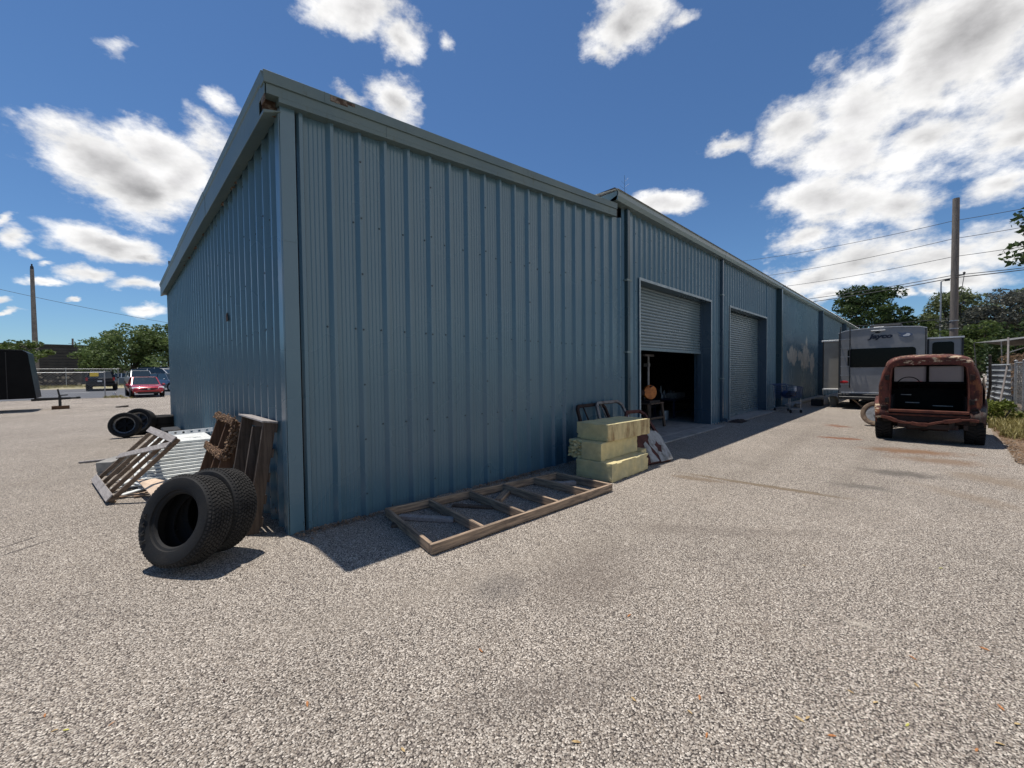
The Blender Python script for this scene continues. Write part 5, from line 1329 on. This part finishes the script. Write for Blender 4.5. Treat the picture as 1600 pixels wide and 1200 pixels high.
mb.add(vs, [(j * (nu + 1) + i, j * (nu + 1) + i + 1, (j + 1) * (nu + 1) + i + 1, (j + 1) * (nu + 1) + i) for j in range(nu) for i in range(nu)])
o = mb.build('cloth', 'canopy_cloth', t0, smooth=60); so_ = o.modifiers.new('thick', 'SOLIDIFY'); so_.thickness = .012
for k, (a, b) in enumerate(((ca, V((25.6, -6.75, 0))), (cb, V((26.2, -8.7, 0))), (cc, V((31.5, -8.8, 0))), (cd, V((31.5, -6.4, 0))))):
    mb = MB(); mb.tube([a, b], .02, 7); mb.build('pole', 'frame_grey', t0)
mb = MB(); mb.tube([V((25.8, -6.8, 2.2)), V((25.9, -8.9, 3.15))], .022, 7); mb.build('ridge_pole', 'frame_grey', t0)
def grass_tuft(mb, c, n, h, spread, rr):
    for _ in range(n):
        a = rr.uniform(0, 2 * PI); r_ = spread * math.sqrt(rr.random()); b_ = V(c) + V((math.cos(a) * r_, math.sin(a) * r_, 0)); hh = h * rr.uniform(.45, 1.1)
        l_ = V((rr.gauss(0, .35), rr.gauss(0, .35), 0)) * hh; w_ = V((-l_.y, l_.x, 0)); w_ = (w_.normalized() if w_.length > 1e-4 else V((1, 0, 0))) * rr.uniform(.006, .014)
        m_ = b_ + l_ * .35 + V((0, 0, hh * .6)); e_ = b_ + l_ + V((0, 0, hh)); o = len(mb.v)
        mb.v += [tuple(b_ - w_), tuple(b_ + w_), tuple(m_ + w_ * .8), tuple(m_ - w_ * .8), tuple(e_)]; mb.f += [(o, o + 1, o + 2, o + 3), (o + 3, o + 2, o + 4)]
rr = random.Random(31); mb = MB()
for _ in range(46):
    x = rr.uniform(13.0, 20.5); y = -6.05 - rr.uniform(-.15, .55) + .02 * (x - 13)
    grass_tuft(mb, (x, y, .0), 110, rr.uniform(.14, .36), .26, rr)
tag(mb.build('dry_grass', 'grass_dry', normals=False), 'yellow dry grass growing along the fence', 'grass', None, 'stuff')
def shrub(label, c, r_, h, mat, n, seed, leaf=.05):
    rr = random.Random(seed); t0 = thing('shrub', label, 'shrub', c, 'shrubs along the fence'); mb = MB()
    for k in range(7):
        a = rr.uniform(0, 6.28); mb.tube([V(c), V(c) + V((math.cos(a) * r_ * .5, math.sin(a) * r_ * .5, h * rr.uniform(.5, .9)))], [.02, .006], 5)
    mb.build('stem', 'bark', t0); lb = MB()
    for k in range(14):
        a = rr.uniform(0, 6.28); q = r_ * math.sqrt(rr.random()) * .8; leaf_cloud(lb, V(c) + V((math.cos(a) * q, math.sin(a) * q, h * rr.uniform(.2, .9))), r_ * .38, n // 14, leaf, rr)
    lb.build('foliage', mat, t0, normals=False)
shrub('bright green shrub right of the rusty truck', (16.4, -5.9, 0), .45, .62, 'weed_green', 1300, 41)
shrub('green shrub against the ribbed metal sheets', (18.6, -5.95, 0), .4, .62, 'weed_green', 1000, 42)
shrub('small green weed at the right edge of the gravel lot', (4.35, -5.60, .0), .10, .08, 'weed_green', 120, 43, .02)
shrub('brown dead bush under the shade canopy', (23.2, -7.1, 0), .7, 2.3, 'litter_brown', 1500, 44, .05)
shrub('dark green shrub behind the chain link fence', (17.2, -7.3, 0), .7, 1.5, 'leaf_dark', 1500, 45, .06)
mb = MB(); rr = random.Random(50)
for _ in range(9000):
    x = 7.5 + 13 * rr.random(); y = -5.5 - abs(rr.gauss(0, .55)) - .03 * (x - 8)
    if x < 9.5: y -= (9.5 - x) * .25
    a = rr.uniform(0, 6.28); s_ = rr.uniform(.012, .035); u = V((math.cos(a), math.sin(a), rr.uniform(-.5, .5))) * s_; w_ = V((-math.sin(a), math.cos(a), rr.uniform(-.5, .5))) * s_ * .5
    c = V((x, y, .012 + rr.uniform(0, .035))); o = len(mb.v); mb.v += [tuple(c - u), tuple(c + w_), tuple(c + u), tuple(c - w_)]; mb.f.append((o, o + 1, o + 2, o + 3))
tag(mb.build('leaf_litter', 'litter_brown', normals=False), 'brown dry leaf litter along the right edge of the lot', 'leaf litter', None, 'stuff')
mb = MB(); pts = [(14.6, -6.25, .3), (14.3, -6.2, .55), (13.9, -6.15, .38), (13.5, -6.1, .45)]
mb.tube(pts, .022, 6); mb.tube([pts[1], (14.1, -6.3, .85)], .014, 5); tag(mb.build('bare_branch', 'white_trim'), 'pale bare branch at the right edge among the leaf litter', 'branch')
# dry debris gathered at the foot of the front wall
mb = MB(); rr = random.Random(61)
for _ in range(2600):
    x = rr.uniform(.0, 6.3); y = -.05 - abs(rr.gauss(0, .07)) - (.05 * rr.random() if rr.random() < .3 else 0)
    if rr.random() > .55 + .45 * math.sin(x * 2.1 + 1): continue
    a = rr.uniform(0, 6.28); s_ = rr.uniform(.006, .022); u = V((math.cos(a), math.sin(a), rr.uniform(-.5, .5))) * s_; w_ = V((-math.sin(a), math.cos(a), rr.uniform(-.5, .5))) * s_ * .5
    c = V((x, y, .006 + rr.uniform(0, .02))); o = len(mb.v); mb.v += [tuple(c - u), tuple(c + w_), tuple(c + u), tuple(c - w_)]; mb.f.append((o, o + 1, o + 2, o + 3))
tag(mb.build('wall_foot_debris', 'mulch', normals=False), 'dry brown debris gathered along the foot of the front wall', 'debris', None, 'stuff')
# single leaves lying on the gravel
LF = None
leaves = [(751, 1017, 'o'), (1093, 1090, 'o'), (983, 962, 'o'), (990, 1093, 't'), (1078, 1113, 't'), (1104, 1149, 'o'), (1426, 1028, 'o'), (1432, 1071, 't'), (1538, 1014, 'o'), (1564, 1106, 'o'), (1368, 1098, 't'), (1418, 1133, 'y'), (1249, 1124, 't'), (1262, 1122, 't'), (1526, 1172, 'o'), (1562, 1163, 't'), (1590, 1132, 't'), (1329, 1081, 't'), (1128, 1083, 'k'), (175, 1131, 'o'), (70, 1118, 'o'), (85, 1142, 't'), (103, 1141, 'y'), (240, 1108, 'k'), (630, 1172, 't'), (480, 1100, 'o'), (1470, 888, 'y'), (1256, 884, 't'), (1535, 836, 'k'), (1550, 830, 'k'), (1252, 820, 'k'), (1268, 955, 'k'), (1300, 1150, 'o'), (900, 1160, 't'), (350, 1065, 'k')]
rr = random.Random(77)
prot = {}
for k, (mt, col) in {'o': ('leaf_orange', 'orange'), 't': ('leaf_tan', 'tan'), 'y': ('leaf_yellow', 'yellow'), 'k': ('rust_dark', 'dark brown')}.items():
    mb = MB(); mb.add([(-.026, 0, .003), (-.010, .0075, .006), (.012, .0065, .007), (.027, 0, .003), (.012, -.0065, .005), (-.010, -.0075, .003), (0, 0, .010)], [(0, 1, 6), (1, 2, 6), (2, 3, 6), (3, 4, 6), (4, 5, 6), (5, 0, 6)])
    o = mb.build('fallen_leaf', mt); prot[k] = (tag(o, 'small %s dry leaf lying alone on the open gravel' % col, 'leaf', '%s leaves lying on the gravel' % col), [0])
for (px, py, k) in leaves:
    o, used = prot[k]
    if used[0]: o = o.copy(); COL.objects.link(o)
    used[0] += 1
    q = G(px, py, .002); o.location = q; o.rotation_euler = (rr.uniform(-.2, .2), rr.uniform(-.2, .2), rr.uniform(0, 6.28)); s_ = rr.uniform(.55, .85) * (1 if k != 'k' else .7); o.scale = (s_, s_, s_)

# ------------------------------------------------------------------ left background
yb0 = 84.0
t0 = thing('grey_building', 'long dark grey building with horizontal siding across the street', 'building', (-14, yb0, gz(0, 84)))
g0 = gz(0, 84); mb = MB(); prof = [(0, g0 - .3)]
z = g0
while z < 6.3: prof += [(-.04, z), (-.08, z + .30), (0, z + .33)]; z += .42
mb.prism(prof + [(9, 6.3), (9, g0 - .3)], lambda u, v_, w_: (w_, yb0 + u, v_), -60, -1.4); mb.build('wall', 'far_wall', t0)
mb = MB(); mb.box(-60.2, -1.2, yb0 - .25, yb0 + 9.2, 6.31, 6.5); mb.build('roof', 'far_wall', t0)
t0 = thing('storage_building', 'low pale building behind the parked cars', 'building', (6, 92, gz(0, 92)))
mb = MB(); mb.box(-1, 26, 92, 100, .3, 3.4); mb.build('wall', 'board_white', t0); mb = MB(); mb.box(-1.4, 26.4, 91.6, 100.4, 3.41, 3.6); mb.build('roof', 'white_metal', t0)
mb = MB()
for k in range(6): mb.box(1 + k * 4, 3.4 + k * 4, 91.93, 91.99, 1.0, 2.8)
mb.build('window', 'glass_car', t0)
# stacked logs beyond the street fence
gy = gz(0, 62)
t0 = thing('log_rack', 'dark rack of stacked log ends behind the street fence', 'log rack', (-7, 63, gy))
mb = MB(); mb.box(-11.6, -4.0, 63, 64.2, gy, gy + .1); mb.box(-11.6, -4.0, 63.1, 64.2, gy + .1, gy + 1.75); mb.build('rack_body', 'dark_stack', t0)
rr = random.Random(9)
for i in range(70):
    x = rr.uniform(-11.4, -4.2); z = gy + .22 + .42 * int(rr.random() * 4) + rr.uniform(-.08, .08); r_ = rr.uniform(.08, .17)
    mb = MB(); mb.lathe([(r_, 0), (r_, .25), (0, .25)], (x, 63.15, z), (0, -1, 0), 8); mb.build('log', 'pale_log' if rr.random() < .5 else 'dark_stack', t0)
mb = MB(); mb.box(-3.55, -3.3, 62.4, 62.6, gy - .1, gy + 1.05); tag(mb.build('white_post', 'white_plastic'), 'short white post at the right end of the log rack', 'post')
mb = MB(); mb.box(-3.3, 1.0, 64, 66, gy - .1, gy + .95); tag(mb.build('container', 'far_blue', bevel=.05), 'low blue-grey container behind the black vehicle', 'container')
mb = MB(); rr = random.Random(12)
for _ in range(70): grass_tuft(mb, (rr.uniform(-11, -.8), rr.uniform(56, 61), gz(0, 58)), 24, .35, .9, rr)
tag(mb.build('verge_grass', 'grass_dry', normals=False), 'dry grass tufts on the verge beyond the road', 'grass', None, 'stuff')
chain_fence('street-side chain link fence with galvanized rail and posts', (-26, 36.8, gz(0, 36.8)), (-1.75, 36.8, gz(0, 36.8)), 1.82, .16, (0, 6, 12, 18, 24.2), 'chain link fences by the road')
chain_fence('second chain link fence across the road before the log rack', (-28, 61.5, gz(0, 61.5)), (-.9, 61.5, gz(0, 61.5)), 1.95, .35, (3, 9.4, 14, 18.4, 22.9, 27), 'chain link fences by the road')
mb = MB(); rr = random.Random(13); grass_tuft(mb, (-1.35, 36.5, gz(0, 36.5)), 220, .22, .55, rr); grass_tuft(mb, (-.6, 35.0, gz(0, 35)), 90, .12, .4, rr)
tag(mb.build('weed_patch', 'grass_dry', normals=False), 'small patch of dry weeds at the foot of the end fence post', 'weeds', None, 'stuff')
b_ = DD(180.5, 622, 30); mb = MB(); z0 = gz(b_.x, b_.y); mb.tube([(b_.x, b_.y, z0), (b_.x - .04, b_.y, z0 + .22), (b_.x - .08, b_.y, z0 + .36)], [.07, .10, .07], 10)
tag(mb.build('white_jug', 'white_plastic', smooth=40), 'small white jug standing by the end fence post', 'jug')
mb = MB(); b_ = G(191, 636, .03); mb.obb((b_.x, b_.y, .05), (.22, .05, .02), (-.03, .08, 0), (0, .01, .04)); tag(mb.build('stone', 'bark'), 'dark clod lying on the gravel before the red car', 'stone')

# black cargo trailer at the left edge
CX = V((-3.98, 26.0, 0)); zt_ = gz(0, 26)
t0 = thing('cargo_trailer', 'black enclosed cargo trailer parked at the left edge', 'trailer', (-6, 26.4, zt_), )
def tx(px_, y, z): return (px_, y, z)
mb = MB(); pr = [(-10.5, .52 + zt_), (-4.0, .62 + zt_), (-4.22, 2.84), (-4.36, 2.93), (-10.5, 2.93)]
mb.prism(pr, lambda u, v_, w_: (u, w_, v_), 25.6, 27.6); mb.build('body', 'black_paint', t0, bevel=.03, seg=2)
mb = MB(); mb.box(-10.5, -4.36, 25.58, 27.62, 2.935, 2.97); mb.build('roof', 'dark_metal', t0)
mb = MB()
for x in (-9.6, -8.4, -7.2, -6.0, -4.9): mb.box(x, x + .03, 25.585, 25.597, .65, 2.85)
mb.build('seam', 'black_matte', t0)
mb = MB(); mb.beam((-4.2, 26.0, .52 + zt_), (-2.95, 26.55, .54 + zt_), .08, .11); mb.beam((-4.2, 27.2, .52 + zt_), (-2.95, 26.65, .54 + zt_), .08, .11); mb.box(-3.0, -2.62, 26.52, 26.68, .50 + zt_, .58 + zt_); mb.lathe([(.0, 0), (.09, .02), (.08, .1), (0, .12)], (-2.66, 26.6, .5 + zt_), (0, 0, 1), 12); mb.build('tongue', 'black_matte', t0)
mb = MB(); mb.tube([(-3.3, 26.45, .16 + zt_), (-3.3, 26.45, .66 + zt_)], .055, 10); mb.tube([(-3.3, 26.45, .62 + zt_), (-3.36, 26.45, 1.02 + zt_)], .035, 8); mb.beam((-3.36, 26.3, 1.0 + zt_), (-3.36, 26.5, 1.02 + zt_), .03, .03); mb.tube([(-3.3, 26.45, .7 + zt_), (-3.02, 26.4, .72 + zt_)], .03, 8); mb.build('jack', 'dark_metal', t0)
for x in (-8.9, -8.0):
    mb, tb = tyre_mesh(.34, .2, .2, False, 28); q = MB(); q.add([(x + a, 25.75 + c, .34 + zt_ + b) for a, b, c in mb.v], mb.f); q.build('wheel', 'rubber', t0, smooth=40)
mb = MB(); mb.box(-3.58, -2.98, 26.25, 26.65, zt_ - .02, zt_ + .17); tag(mb.build('wood_block', 'pallet_brown', bevel=.01), 'dark wooden block under the trailer jack', 'block')
mb = MB(); mb.box(-7.6, -6.5, 25.5, 25.75, .40, .50); tag(mb.build('timber', 'grey_wood'), 'pale timber lying under the black cargo trailer', 'timber')

# cars
def car(label, loc, yaw, L, W, H, paint, kind, extra=None, group='cars parked across the lot', name='parked_car'):
    t0 = thing(name, label, 'car', (0, 0, 0), group)
    if kind == 'sedan':
        S_ = [(-.50, .70, .42, .62, .66, .60), (-.485, .86, .25, .66, .72, .74), (-.34, .93, .20, .70, .78, .80), (-.27, .94, .19, .71, .79, .80), (-.06, .95, .19, .71, .80, .82), (.12, .95, .19, .70, .79, .82), (.28, .94, .19, .68, .76, .80), (.40, .92, .19, .62, .70, .74), (.475, .86, .20, .50, .60, .60), (.50, .66, .28, .44, .50, .50)]
        CAB = [(-.36, .55), (-.22, .98), (-.02, 1.0), (.06, .97), (.24, .56)]; belt = .545
    elif kind == 'suv':
        S_ = [(-.50, .80, .40, .58, .62, .70), (-.49, .92, .25, .60, .64, .84), (-.30, .95, .20, .60, .65, .88), (.0, .95, .19, .60, .65, .88), (.22, .95, .19, .59, .64, .86), (.40, .93, .2, .56, .60, .80), (.485, .86, .22, .46, .52, .66), (.50, .70, .3, .42, .48, .55)]
        CAB = [(-.485, .62), (-.44, .96), (-.30, 1.0), (.0, 1.0), (.08, .97), (.22, .62)]; belt = .60
    else:     # van
        S_ = [(-.50, .86, .30, .60, .62, .80), (-.49, .94, .2, .60, .62, .86), (.0, .95, .18, .6, .62, .88), (.35, .95, .18, .58, .60, .86), (.48, .88, .2, .48, .52, .7), (.50, .74, .3, .44, .48, .6)]
        CAB = [(-.49, .60), (-.47, .97), (-.3, 1.0), (.12, 1.0), (.20, .96), (.37, .58)]; belt = .58
    hw = W / 2; mb = MB(); rings = []
    for (x, wf, z0, zb_, zt2, wt) in S_:
        x *= L; a = hw * wf / .95
        rings.append([V((x, sy * a * k, z * H)) for sy, k, z in ((1, .90, z0), (1, 1., lerp(z0, zb_, .35)), (1, .985, lerp(z0, zb_, .75)), (1, .95, zb_), (1, wt, zt2), (-1, wt, zt2), (-1, .95, zb_), (-1, .985, lerp(z0, zb_, .75)), (-1, 1., lerp(z0, zb_, .35)), (-1, .90, z0))])
    # keep bonnet/boot tops at belt level
    for r_, q in zip(rings, S_):
        zz = q[4] * H * (.80 if kind == 'sedan' else .98)
        r_[4].z = r_[5].z = max(zz, q[3] * H * .86); 
        r_[3].z = r_[6].z = r_[4].z - .05 * H
        r_[2].z = r_[7].z = lerp(q[2], q[3] * .82, .72) * H
    mb.loft(rings); body = mb.build('body', paint, t0, smooth=40)
    cr = []
    for (x, z) in CAB:
        k = (z - belt) / (1 - belt); wb = hw * .88; wt_ = lerp(wb, hw * .70, max(0, k)); cr.append((x * L, z * H, wt_))
    mb = MB(); vs = []
    top = []
    n = len(cr)
    zbelt = belt * H - .03
    rr_ = [[V((x, w_, z)), V((x, w_ * .86, z + .0)), V((x, -w_ * .86, z)), V((x, -w_, z))] for x, z, w_ in cr]
    # roof skin
    mb.loft([[q + V((0, 0, .012)) for q in r_] for r_ in rr_[1:-1]], cap=False, closed=False)
    # pillars
    for (i0, i1) in ((0, 1), (n - 1, n - 2)):
        for s_ in (1, -1):
            a = V((cr[i0][0], s_ * hw * .87, cr[i0][1] - .02)); b = V((cr[i1][0], s_ * cr[i1][2], cr[i1][1])); mb.beam(a, b, .06, .05)
    xm = (cr[1][0] + cr[-2][0]) / 2
    for s_ in (1, -1): mb.beam((xm, s_ * hw * .89, zbelt), (xm * .98, s_ * (cr[2][2] + .005), H * .985), .08, .03)
    mb.build('roof', paint, t0, smooth=35)
    def pane(nm, q): 
        m2 = MB(); m2.add(q, [(0, 1, 2, 3)]); return m2.build(nm, 'glass_car', t0)
    f0, f1 = cr[-1], cr[-2]; r0, r1 = cr[0], cr[1]
    pane('windscreen', [(f0[0], hw * .84, f0[1] - .02), (f0[0], -hw * .84, f0[1] - .02), (f1[0], -f1[2] * .96, f1[1] - .01), (f1[0], f1[2] * .96, f1[1] - .01)])
    pane('rear_window', [(r0[0], hw * .84, r0[1] - .02), (r0[0], -hw * .84, r0[1] - .02), (r1[0], -r1[2] * .96, r1[1] - .01), (r1[0], r1[2] * .96, r1[1] - .01)])
    for s_ in (1, -1):
        m2 = MB(); m2.add([(r0[0], s_ * hw * .86, zbelt)] + [(x, s_ * (w_ - .002), z - .02) for x, z, w_ in cr[1:-1]] + [(f0[0], s_ * hw * .86, zbelt)], [tuple(range(len(cr)))]); m2.build('side_window', 'glass_car', t0)
    for x in (-.31 * L, .315 * L):
        for s_ in (1, -1):
            R = .155 * L * .47 if kind == 'sedan' else .37
            m2, tb = tyre_mesh(R, R * .62, .22, False, 26); q = MB(); q.add([(x + a, s_ * (hw - .10) + c, R + b) for a, b, c in m2.v], m2.f); wo = q.build('wheel', 'rubber', t0, smooth=40)
            q = MB(); q.lathe([(0, .06), (R * .25, .06), (R * .5, .03), (R * .62, .06)], (x, s_ * (hw - .06), R), (0, s_, 0), 18); q.build('rim', 'galv', wo, smooth=40)
            q = MB(); q.lathe([(R + .05, -.02), (R + .05, .02), (R - .01, .02), (R - .01, -.02)], (x, s_ * (hw - .005), R + .01), (0, s_, 0), 26, closed=True); q.build('wheel_arch', 'black_matte', t0)
    for s_ in (1, -1):
        q = MB(); q.lathe([(0, -.05), (.6, -.045), (1, 0), (.6, .05), (0, .055)], (0, 0, 0), (1, 0, 0), 14); q.v = [(f0[0] - .18 + a * 1.2, s_ * (hw + .08) + b * .11, belt * H + .10 + c * .075) for a, b, c in q.v]; q.build('mirror', paint, t0, smooth=50)
    if extra: extra(t0, L, W, H)
    t0.rotation_euler = (0, 0, yaw); t0.location = (loc[0], loc[1], loc[2])
    return t0
def front_bits(t0, L, W, H):
    hw = W / 2; x = L * .5
    for s_ in (1, -1):
        q = MB(); q.loft([[V((x - .34, s_ * hw * .93, H * .50)), V((x - .28, s_ * hw * .95, H * .42)), V((x - .16, s_ * hw * .60, H * .425)), V((x - .22, s_ * hw * .62, H * .50))], [V((x - .24, s_ * hw * .955, H * .485)), V((x - .17, s_ * hw * .95, H * .425)), V((x - .03, s_ * hw * .55, H * .40)), V((x - .10, s_ * hw * .58, H * .462))]]); q.build('headlight', 'headlamp', t0)
        q = MB(); q.lathe([(0, .02), (.055, .02), (.06, 0)], (x - .10, s_ * hw * .78, H * .235), (1, 0, 0), 12); q.build('fog_light', 'headlamp', t0)
    q = MB(); q.prism([(-hw * .52, H * .43), (hw * .52, H * .43), (hw * .40, H * .36), (0, H * .335), (-hw * .40, H * .36)], lambda u, v_, w_: (w_, u, v_), x - .10, x + .004); q.build('grille', 'black_matte', t0)
    q = MB(); q.prism([(-hw * .66, H * .25), (hw * .66, H * .25), (hw * .6, H * .165), (-hw * .6, H * .165)], lambda u, v_, w_: (w_, u, v_), x - .14, x + .0); q.build('lower_grille', 'black_matte', t0)
    q = MB(); q.lathe([(0, .015), (1, .01), (1, 0)], (0, 0, 0), (1, 0, 0), 16); q.v = [(x + .004 + a, b * .10, H * .405 + c * .045) for a, b, c in q.v]; q.build('badge', 'chrome', t0)
def rear_bits(t0, L, W, H):
    hw = W / 2; x = -L * .5
    for s_ in (1, -1):
        q = MB(); q.box(x - .01, x + .10, s_ * hw * .90 - .07, s_ * hw * .90 + .07, H * .50, H * .66); q.build('tail_light', 'red_lens', t0)
    q = MB(); q.box(x - .02, x + .03, -.10, .20, H * .44, H * .51); q.build('licence_plate', 'white_plastic', t0)
    q = MB(); q.box(x - .05, x + .12, -hw * .9, hw * .9, H * .26, H * .36); q.build('bumper', 'black_matte', t0, bevel=.03)
    q = MB(); q.add([(-.474 * L - .02, hw * .70, H * .72), (-.474 * L - .02, hw * .12, H * .72), (-.448 * L - .02, hw * .12, H * .92), (-.448 * L - .02, hw * .70, H * .92)], [(0, 1, 2, 3)]); q.v = [(a - .04, b, c) for a, b, c in q.v]; so2 = q.build('window_sticker', 'yellow', t0)
    m_ = so2.modifiers.new('thick', 'SOLIDIFY'); m_.thickness = .006
    q = MB()
    for s_ in (1, -1): q.tube([(-.40 * L, s_ * hw * .66, H * 1.03), (.02 * L, s_ * hw * .68, H * 1.03)], .022, 6)
    q.build('roof_rail', 'galv', t0)
def face_yaw(p, back=False, off=0.):
    d = V((EYE.x - p[0], EYE.y - p[1], 0)); return math.atan2(d.y, d.x) + (PI if back else 0) + off
p = base_at(225.5, 606, 31.0); car('red sedan facing the camera beyond the gravel lot', p, face_yaw(p, off=.10), 4.75, 1.86, 1.47, 'car_red', 'sedan', front_bits)
p = base_at(160, 600, 39.0); car('black sport utility vehicle seen from behind with a yellow window sticker', p, face_yaw(p, True, -.05), 4.7, 1.95, 1.80, 'car_black', 'suv', rear_bits)
p = base_at(219, 600, 43); car('silver sport utility vehicle behind the red sedan', p, face_yaw(p, off=.15), 4.7, 1.95, 1.82, 'car_silver', 'suv', front_bits)
p = base_at(249, 600, 46); car('white van parked right of the silver vehicle', p, face_yaw(p, off=.9), 5.0, 2.0, 2.0, 'car_white', 'van')
p = base_at(268, 600, 38); car('dark blue car partly hidden by the building edge', p, face_yaw(p, off=.5), 4.6, 1.85, 1.65, 'car_navy', 'suv')
p = base_at(256, 590, 56); car('white van farther back among the parked cars', p, face_yaw(p, off=1.2), 5.4, 2.1, 2.3, 'car_white', 'van')
p = base_at(200, 594, 52); car('white car parked between the black vehicle and the red sedan', p, face_yaw(p, off=1.2), 4.5, 1.8, 1.5, 'car_white', 'sedan')
